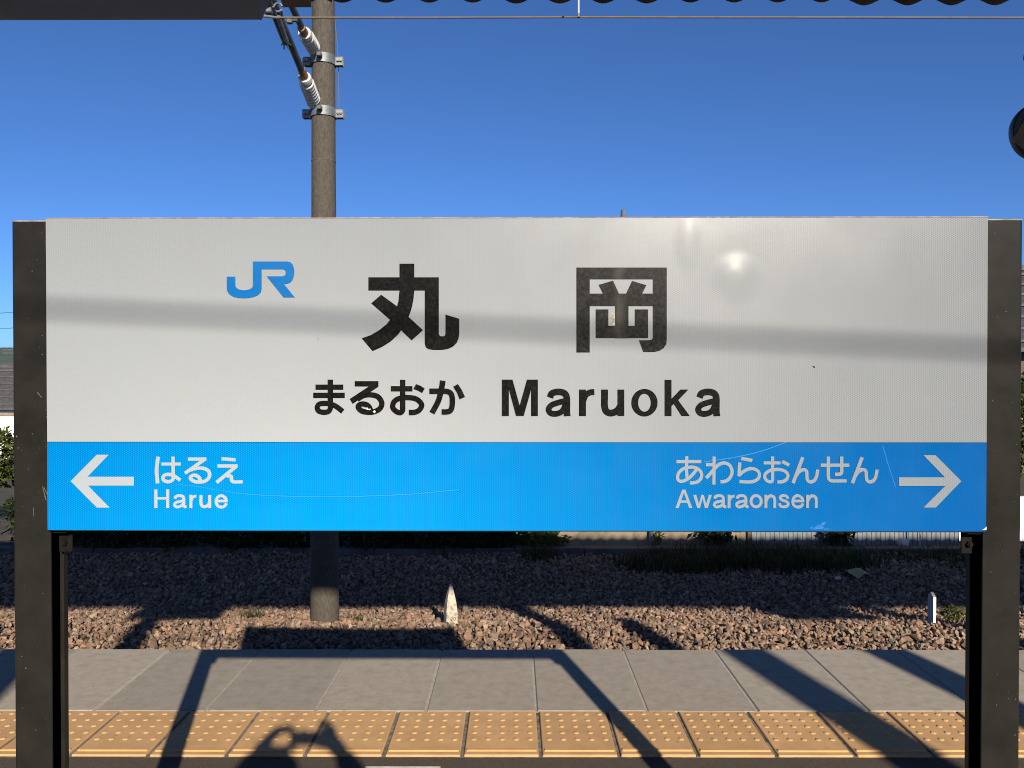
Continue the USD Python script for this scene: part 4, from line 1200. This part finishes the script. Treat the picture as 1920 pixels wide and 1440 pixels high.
ZG2 = GZ - 1.25
xl = at_y(-40, 700, 36)[0]
house('house', 'low house with a weathered grey roof glimpsed left of the left post', xl - 6.5, at_y(110, 700, 36)[0], 34, 40, ZG2, 0.1, 1.85, M_tileroof, M_plaster)
gw = thing('garden_wall', 'bright white wall under the grey roof glimpsed left of the left post', 'wall')
gx0, gx1 = at_y(-300, 800, 27)[0], at_y(260, 800, 27)[0]
obj('wall_face', chbox(gx0, gx1, 27, 27.2, GZ - 0.9, at_y(10, 780, 27)[2], 0.02), M_plaster, gw)
obj('coping', chbox(gx0 - 0.05, gx1 + 0.05, 26.95, 27.25, at_y(10, 780, 27)[2] + 0.001, at_y(10, 774, 27)[2], 0.02), M_wall, gw)
house('house', 'dark roofed house glimpsed right of the right post', at_y(1780, 700, 22)[0], at_y(1780, 700, 22)[0] + 9, 20.5, 27, GZ, 2.15, 4.6, M_darkroof, M_bark, 0.5)
house('house', 'beige house hidden behind the middle of the sign', -6, 3, 30, 37, ZG2, 0.9, 2.7, M_tileroof, M_wall)
fh = at_y(5, 690, 90)
house('house', 'far house with dark roof below the hill, left of the left post', fh[0] - 8, fh[0] + 6, 88, 96, ZG2, 1.4, 2.75, M_darkroof, M_wall)

# far concrete pole top above the sign
q = at_y(1168.5, 394, 30.0)
far = obj('far_pole', lathe([(0, 0.16), (q[2] + 2.4, 0.09), (q[2] + 2.4, 0.0)], (q[0], 30.0, -2.4), (0, 0, 1), 16), M_farpole, smooth=40)
tag(far, 'grey top of a distant concrete pole just above the sign', 'utility pole')
# power pole hidden behind the left post and its lines
q = at_y(48, 640, 60.0)
pp = thing('power_pole', 'power pole mostly hidden behind the left post, its arms seen at left', 'utility pole')
obj('shaft', lathe([(0, 0.15), (q[2] + 5.6, 0.10), (q[2] + 5.6, 0)], (q[0], 60, -2.4), (0, 0, 1), 12), M_concrete_pole, pp, smooth=40)
for py in (656, 662):
    a = at_y(8, py, 60); b = at_y(70, py, 60)
    obj('cross_arm', bx(a[0], b[0], 59.8, 59.9, a[2] - 0.06, a[2] + 0.06), M_darksteel, pp)
lines = thing('power_lines', 'thin power lines crossing the sky left of the left post', 'power lines')
for py0, py1 in ((579, 582), (611, 611), (645, 647)):
    a, b = at_y(-260, py0 + 3, 60), at_y(60, py1, 60)
    pts_ = [a + (b - a) * t + np.array([0, 0, -0.35 * 4 * t * (1 - t)]) for t in np.linspace(0, 1, 9)]
    obj('line', tube(pts_, 0.018, 5), M_dark, lines)

# ------------------------------------------------------------------ the photographer, whose shadow falls on the tiles
def skel(chains, refine=0.03):
    body = manifold3d.Manifold()
    for a, ra, b, rb in chains:
        def ball(c, r_):
            return manifold3d.Manifold.sphere(r_, 16).translate(tuple(map(float, c)))
        body = body + manifold3d.Manifold.batch_hull([ball(a, ra), ball(b, rb)])
    m = body.refine_to_length(refine).to_mesh()
    t_ = trimesh.Trimesh(m.vert_properties[:, :3], m.tri_verts)
    trimesh.smoothing.filter_taubin(t_, iterations=6)
    return t_


PXX, PYY = 0.005, -0.44
person = thing('person', 'person holding up a camera, seen only as a shadow on the tiles', 'person')
hip = [np.array([PXX - 0.09, PYY - 0.06, 0.84]), np.array([PXX + 0.09, PYY - 0.06, 0.84])]
kne = [np.array([PXX - 0.10, PYY - 0.03, 0.46]), np.array([PXX + 0.10, PYY - 0.03, 0.46])]
ank = [np.array([PXX - 0.11, PYY - 0.07, 0.08]), np.array([PXX + 0.11, PYY - 0.07, 0.08])]
toe = [a + np.array([s * 0.03, 0.16, -0.04]) for a, s in zip(ank, (-1, 1))]
sh = [np.array([PXX - 0.17, PYY - 0.02, 1.30]), np.array([PXX + 0.17, PYY - 0.02, 1.30])]
elb = [np.array([-0.275, -0.20, 1.235]), np.array([0.33, -0.20, 1.235])]
wri = [np.array([-0.165, -0.085, 1.425]), np.array([0.168, -0.095, 1.435])]
han = [np.array([-0.150, -0.065, 1.445]), np.array([0.108, -0.055, 1.482])]
hc = np.array([PXX, PYY + 0.01, 1.485])
ch = []
for s in (0, 1):
    ch += [(hip[s], 0.085, kne[s], 0.058), (kne[s], 0.056, ank[s], 0.038), (ank[s], 0.042, toe[s], 0.03)]
    ch += [(sh[s], 0.05, elb[s], 0.038), (elb[s], 0.038, wri[s], 0.026), (wri[s], 0.028, han[s], 0.030)]
    sx = -1 if s == 0 else 1
    if s == 0:                                          # left hand: palm under the camera's end, index arched over to it
        pal = [np.array(p) for p in ((-0.150, -0.065, 1.440), (-0.105, -0.060, 1.424), (-0.055, -0.055, 1.428))]
        ch += [(pal[0], 0.030, pal[1], 0.020), (pal[1], 0.020, pal[2], 0.012)]
        for o, (a_, b_, c_, r_) in enumerate((((-0.142, -0.065, 1.475), (-0.105, -0.056, 1.512), (-0.062, -0.052, 1.520), 0.0125), ((-0.140, -0.048, 1.468), (-0.102, -0.036, 1.503), (-0.060, -0.034, 1.512), 0.0115),
                                              ((-0.138, -0.035, 1.455), (-0.100, -0.022, 1.492), (-0.064, -0.024, 1.500), 0.0105), ((-0.120, -0.040, 1.432), (-0.085, -0.026, 1.424), (-0.052, -0.030, 1.436), 0.0095))):
            a_, b_, c_ = map(np.array, (a_, b_, c_))
            e_ = c_ + np.array([0.022, 0.004, -0.016])
            ch += [(pal[0], 0.018, a_, r_ + 0.003), (a_, r_ + 0.003, b_, r_ + 0.001), (b_, r_ + 0.001, c_, r_), (c_, r_, e_, r_ - 0.002)]
    else:                                               # right hand: closed round the camera's other end, index on top
        kn = han[1]
        ch += [(kn, 0.033, kn + np.array([0.006, 0.0, 0.022]), 0.030), (kn, 0.033, kn + np.array([0.022, -0.01, -0.02]), 0.034), (kn + np.array([0.022, -0.01, -0.02]), 0.034, wri[1], 0.030)]
        for dz_, r_ in ((0.040, 0.0105), (0.016, 0.010), (-0.004, 0.0095), (-0.022, 0.0085)):
            k0 = kn + np.array([0.006, 0.016, dz_]); k1 = k0 + np.array([-0.012, 0.026, 0.004]); k2 = k1 + np.array([-0.036, 0.002, -0.006])
            ch += [(k0, r_ + 0.001, k1, r_), (k1, r_, k2, r_ - 0.002)]
        t0 = kn + np.array([-0.012, -0.03, -0.02])
        ch += [(t0, 0.012, t0 + np.array([-0.034, 0.004, 0.006]), 0.0095)]
ch += [(sh[0], 0.06, sh[1], 0.06), (np.array([PXX, PYY - 0.04, 1.22]), 0.125, np.array([PXX, PYY - 0.06, 0.90]), 0.12), (np.array([PXX - 0.08, PYY - 0.03, 1.24]), 0.09, np.array([PXX + 0.08, PYY - 0.03, 1.24]), 0.09),
       (np.array([PXX, PYY - 0.02, 1.30]), 0.05, hc + np.array([0, -0.01, -0.04]), 0.052),
       (hc + np.array([0, -0.015, 0.025]), 0.083, hc + np.array([0, 0.022, -0.045]), 0.052), (hc + np.array([0, 0.085, 0.0]), 0.010, hc + np.array([0, 0.07, 0.02]), 0.008)]
for sx in (-1, 1):
    ch.append((hc + np.array([sx * 0.080, -0.01, 0.012]), 0.014, hc + np.array([sx * 0.078, -0.01, -0.02]), 0.010))
obj('body', skel(ch, 0.014), M_skin, person, smooth=True)
shirt = []
for s in (0, 1):
    shirt += [(sh[s], 0.064, elb[s], 0.054), (elb[s], 0.056, wri[s] * 0.88 + elb[s] * 0.12, 0.043)]
shirt += [(sh[0], 0.074, sh[1], 0.074), (np.array([PXX, PYY - 0.04, 1.22]), 0.145, np.array([PXX, PYY - 0.06, 0.86]), 0.14)]
obj('shirt', skel(shirt, 0.03), M_shirt, person, smooth=True)
tro = []
for s in (0, 1):
    tro += [(hip[s], 0.105, kne[s], 0.075), (kne[s], 0.075, ank[s] + np.array([0, 0, 0.03]), 0.062)]
obj('trousers', skel(tro, 0.03), M_jeans, person, smooth=True)
obj('hair', skel([(hc + np.array([0, -0.03, 0.035]), 0.094, hc + np.array([0, -0.045, -0.02]), 0.08)], 0.014), M_hair, person, smooth=True)
for sx in (-1, 1):
    obj('eye', trimesh.creation.icosphere(2, 0.011).apply_translation(hc + np.array([sx * 0.03, 0.071, 0.018])), M_porcelain, person, smooth=True)
obj('mouth', cyl(hc + np.array([-0.02, 0.073, -0.045]), hc + np.array([0.02, 0.073, -0.045]), 0.005, n=8), M_rust, person)
cm = thing('hand_camera', 'small camera held up by the photographer, seen in the shadow on the tiles', 'camera')
obj('camera_body', chbox(-0.047, 0.075, -0.062, -0.036, 1.450, 1.500, 0.005), M_dark, cm)
obj('lens', cyl((0, -0.037, 1.474), (0, -0.014, 1.474), 0.021, n=24), M_dark, cm)
obj('shutter_button', cyl((0.05, -0.05, 1.4995), (0.05, -0.05, 1.504), 0.006, n=12), M_steel, cm)

# ------------------------------------------------------------------ unseen building added behind the camera to darken reflections in the sheet and letters
st = thing('station_building', 'unseen building added behind the camera, its dark wall darkening the reflections in the sign', 'building')
obj('walls', bx(-22, 24, -20, -12.3, GZ - 0.2, 3.3), M_bark, st)
obj('roof', trimesh.convex.convex_hull(np.array([(-22.6, -11.7, 3.32), (24.6, -11.7, 3.32), (-22.6, -20.6, 3.32), (24.6, -20.6, 3.32), (-22.4, -16.2, 4.7), (24.4, -16.2, 4.7)])), M_darkroof, st)
for i in range(12):
    x = -20 + i * 3.7
    w_ = obj('window', chbox(x, x + 1.7, -12.299, -12.24, 0.7, 1.9, 0.01), M_steel, st)
    obj('pane', bx(x + 0.08, x + 1.62, -12.2395, -12.23, 0.78, 1.82), M_window, w_)
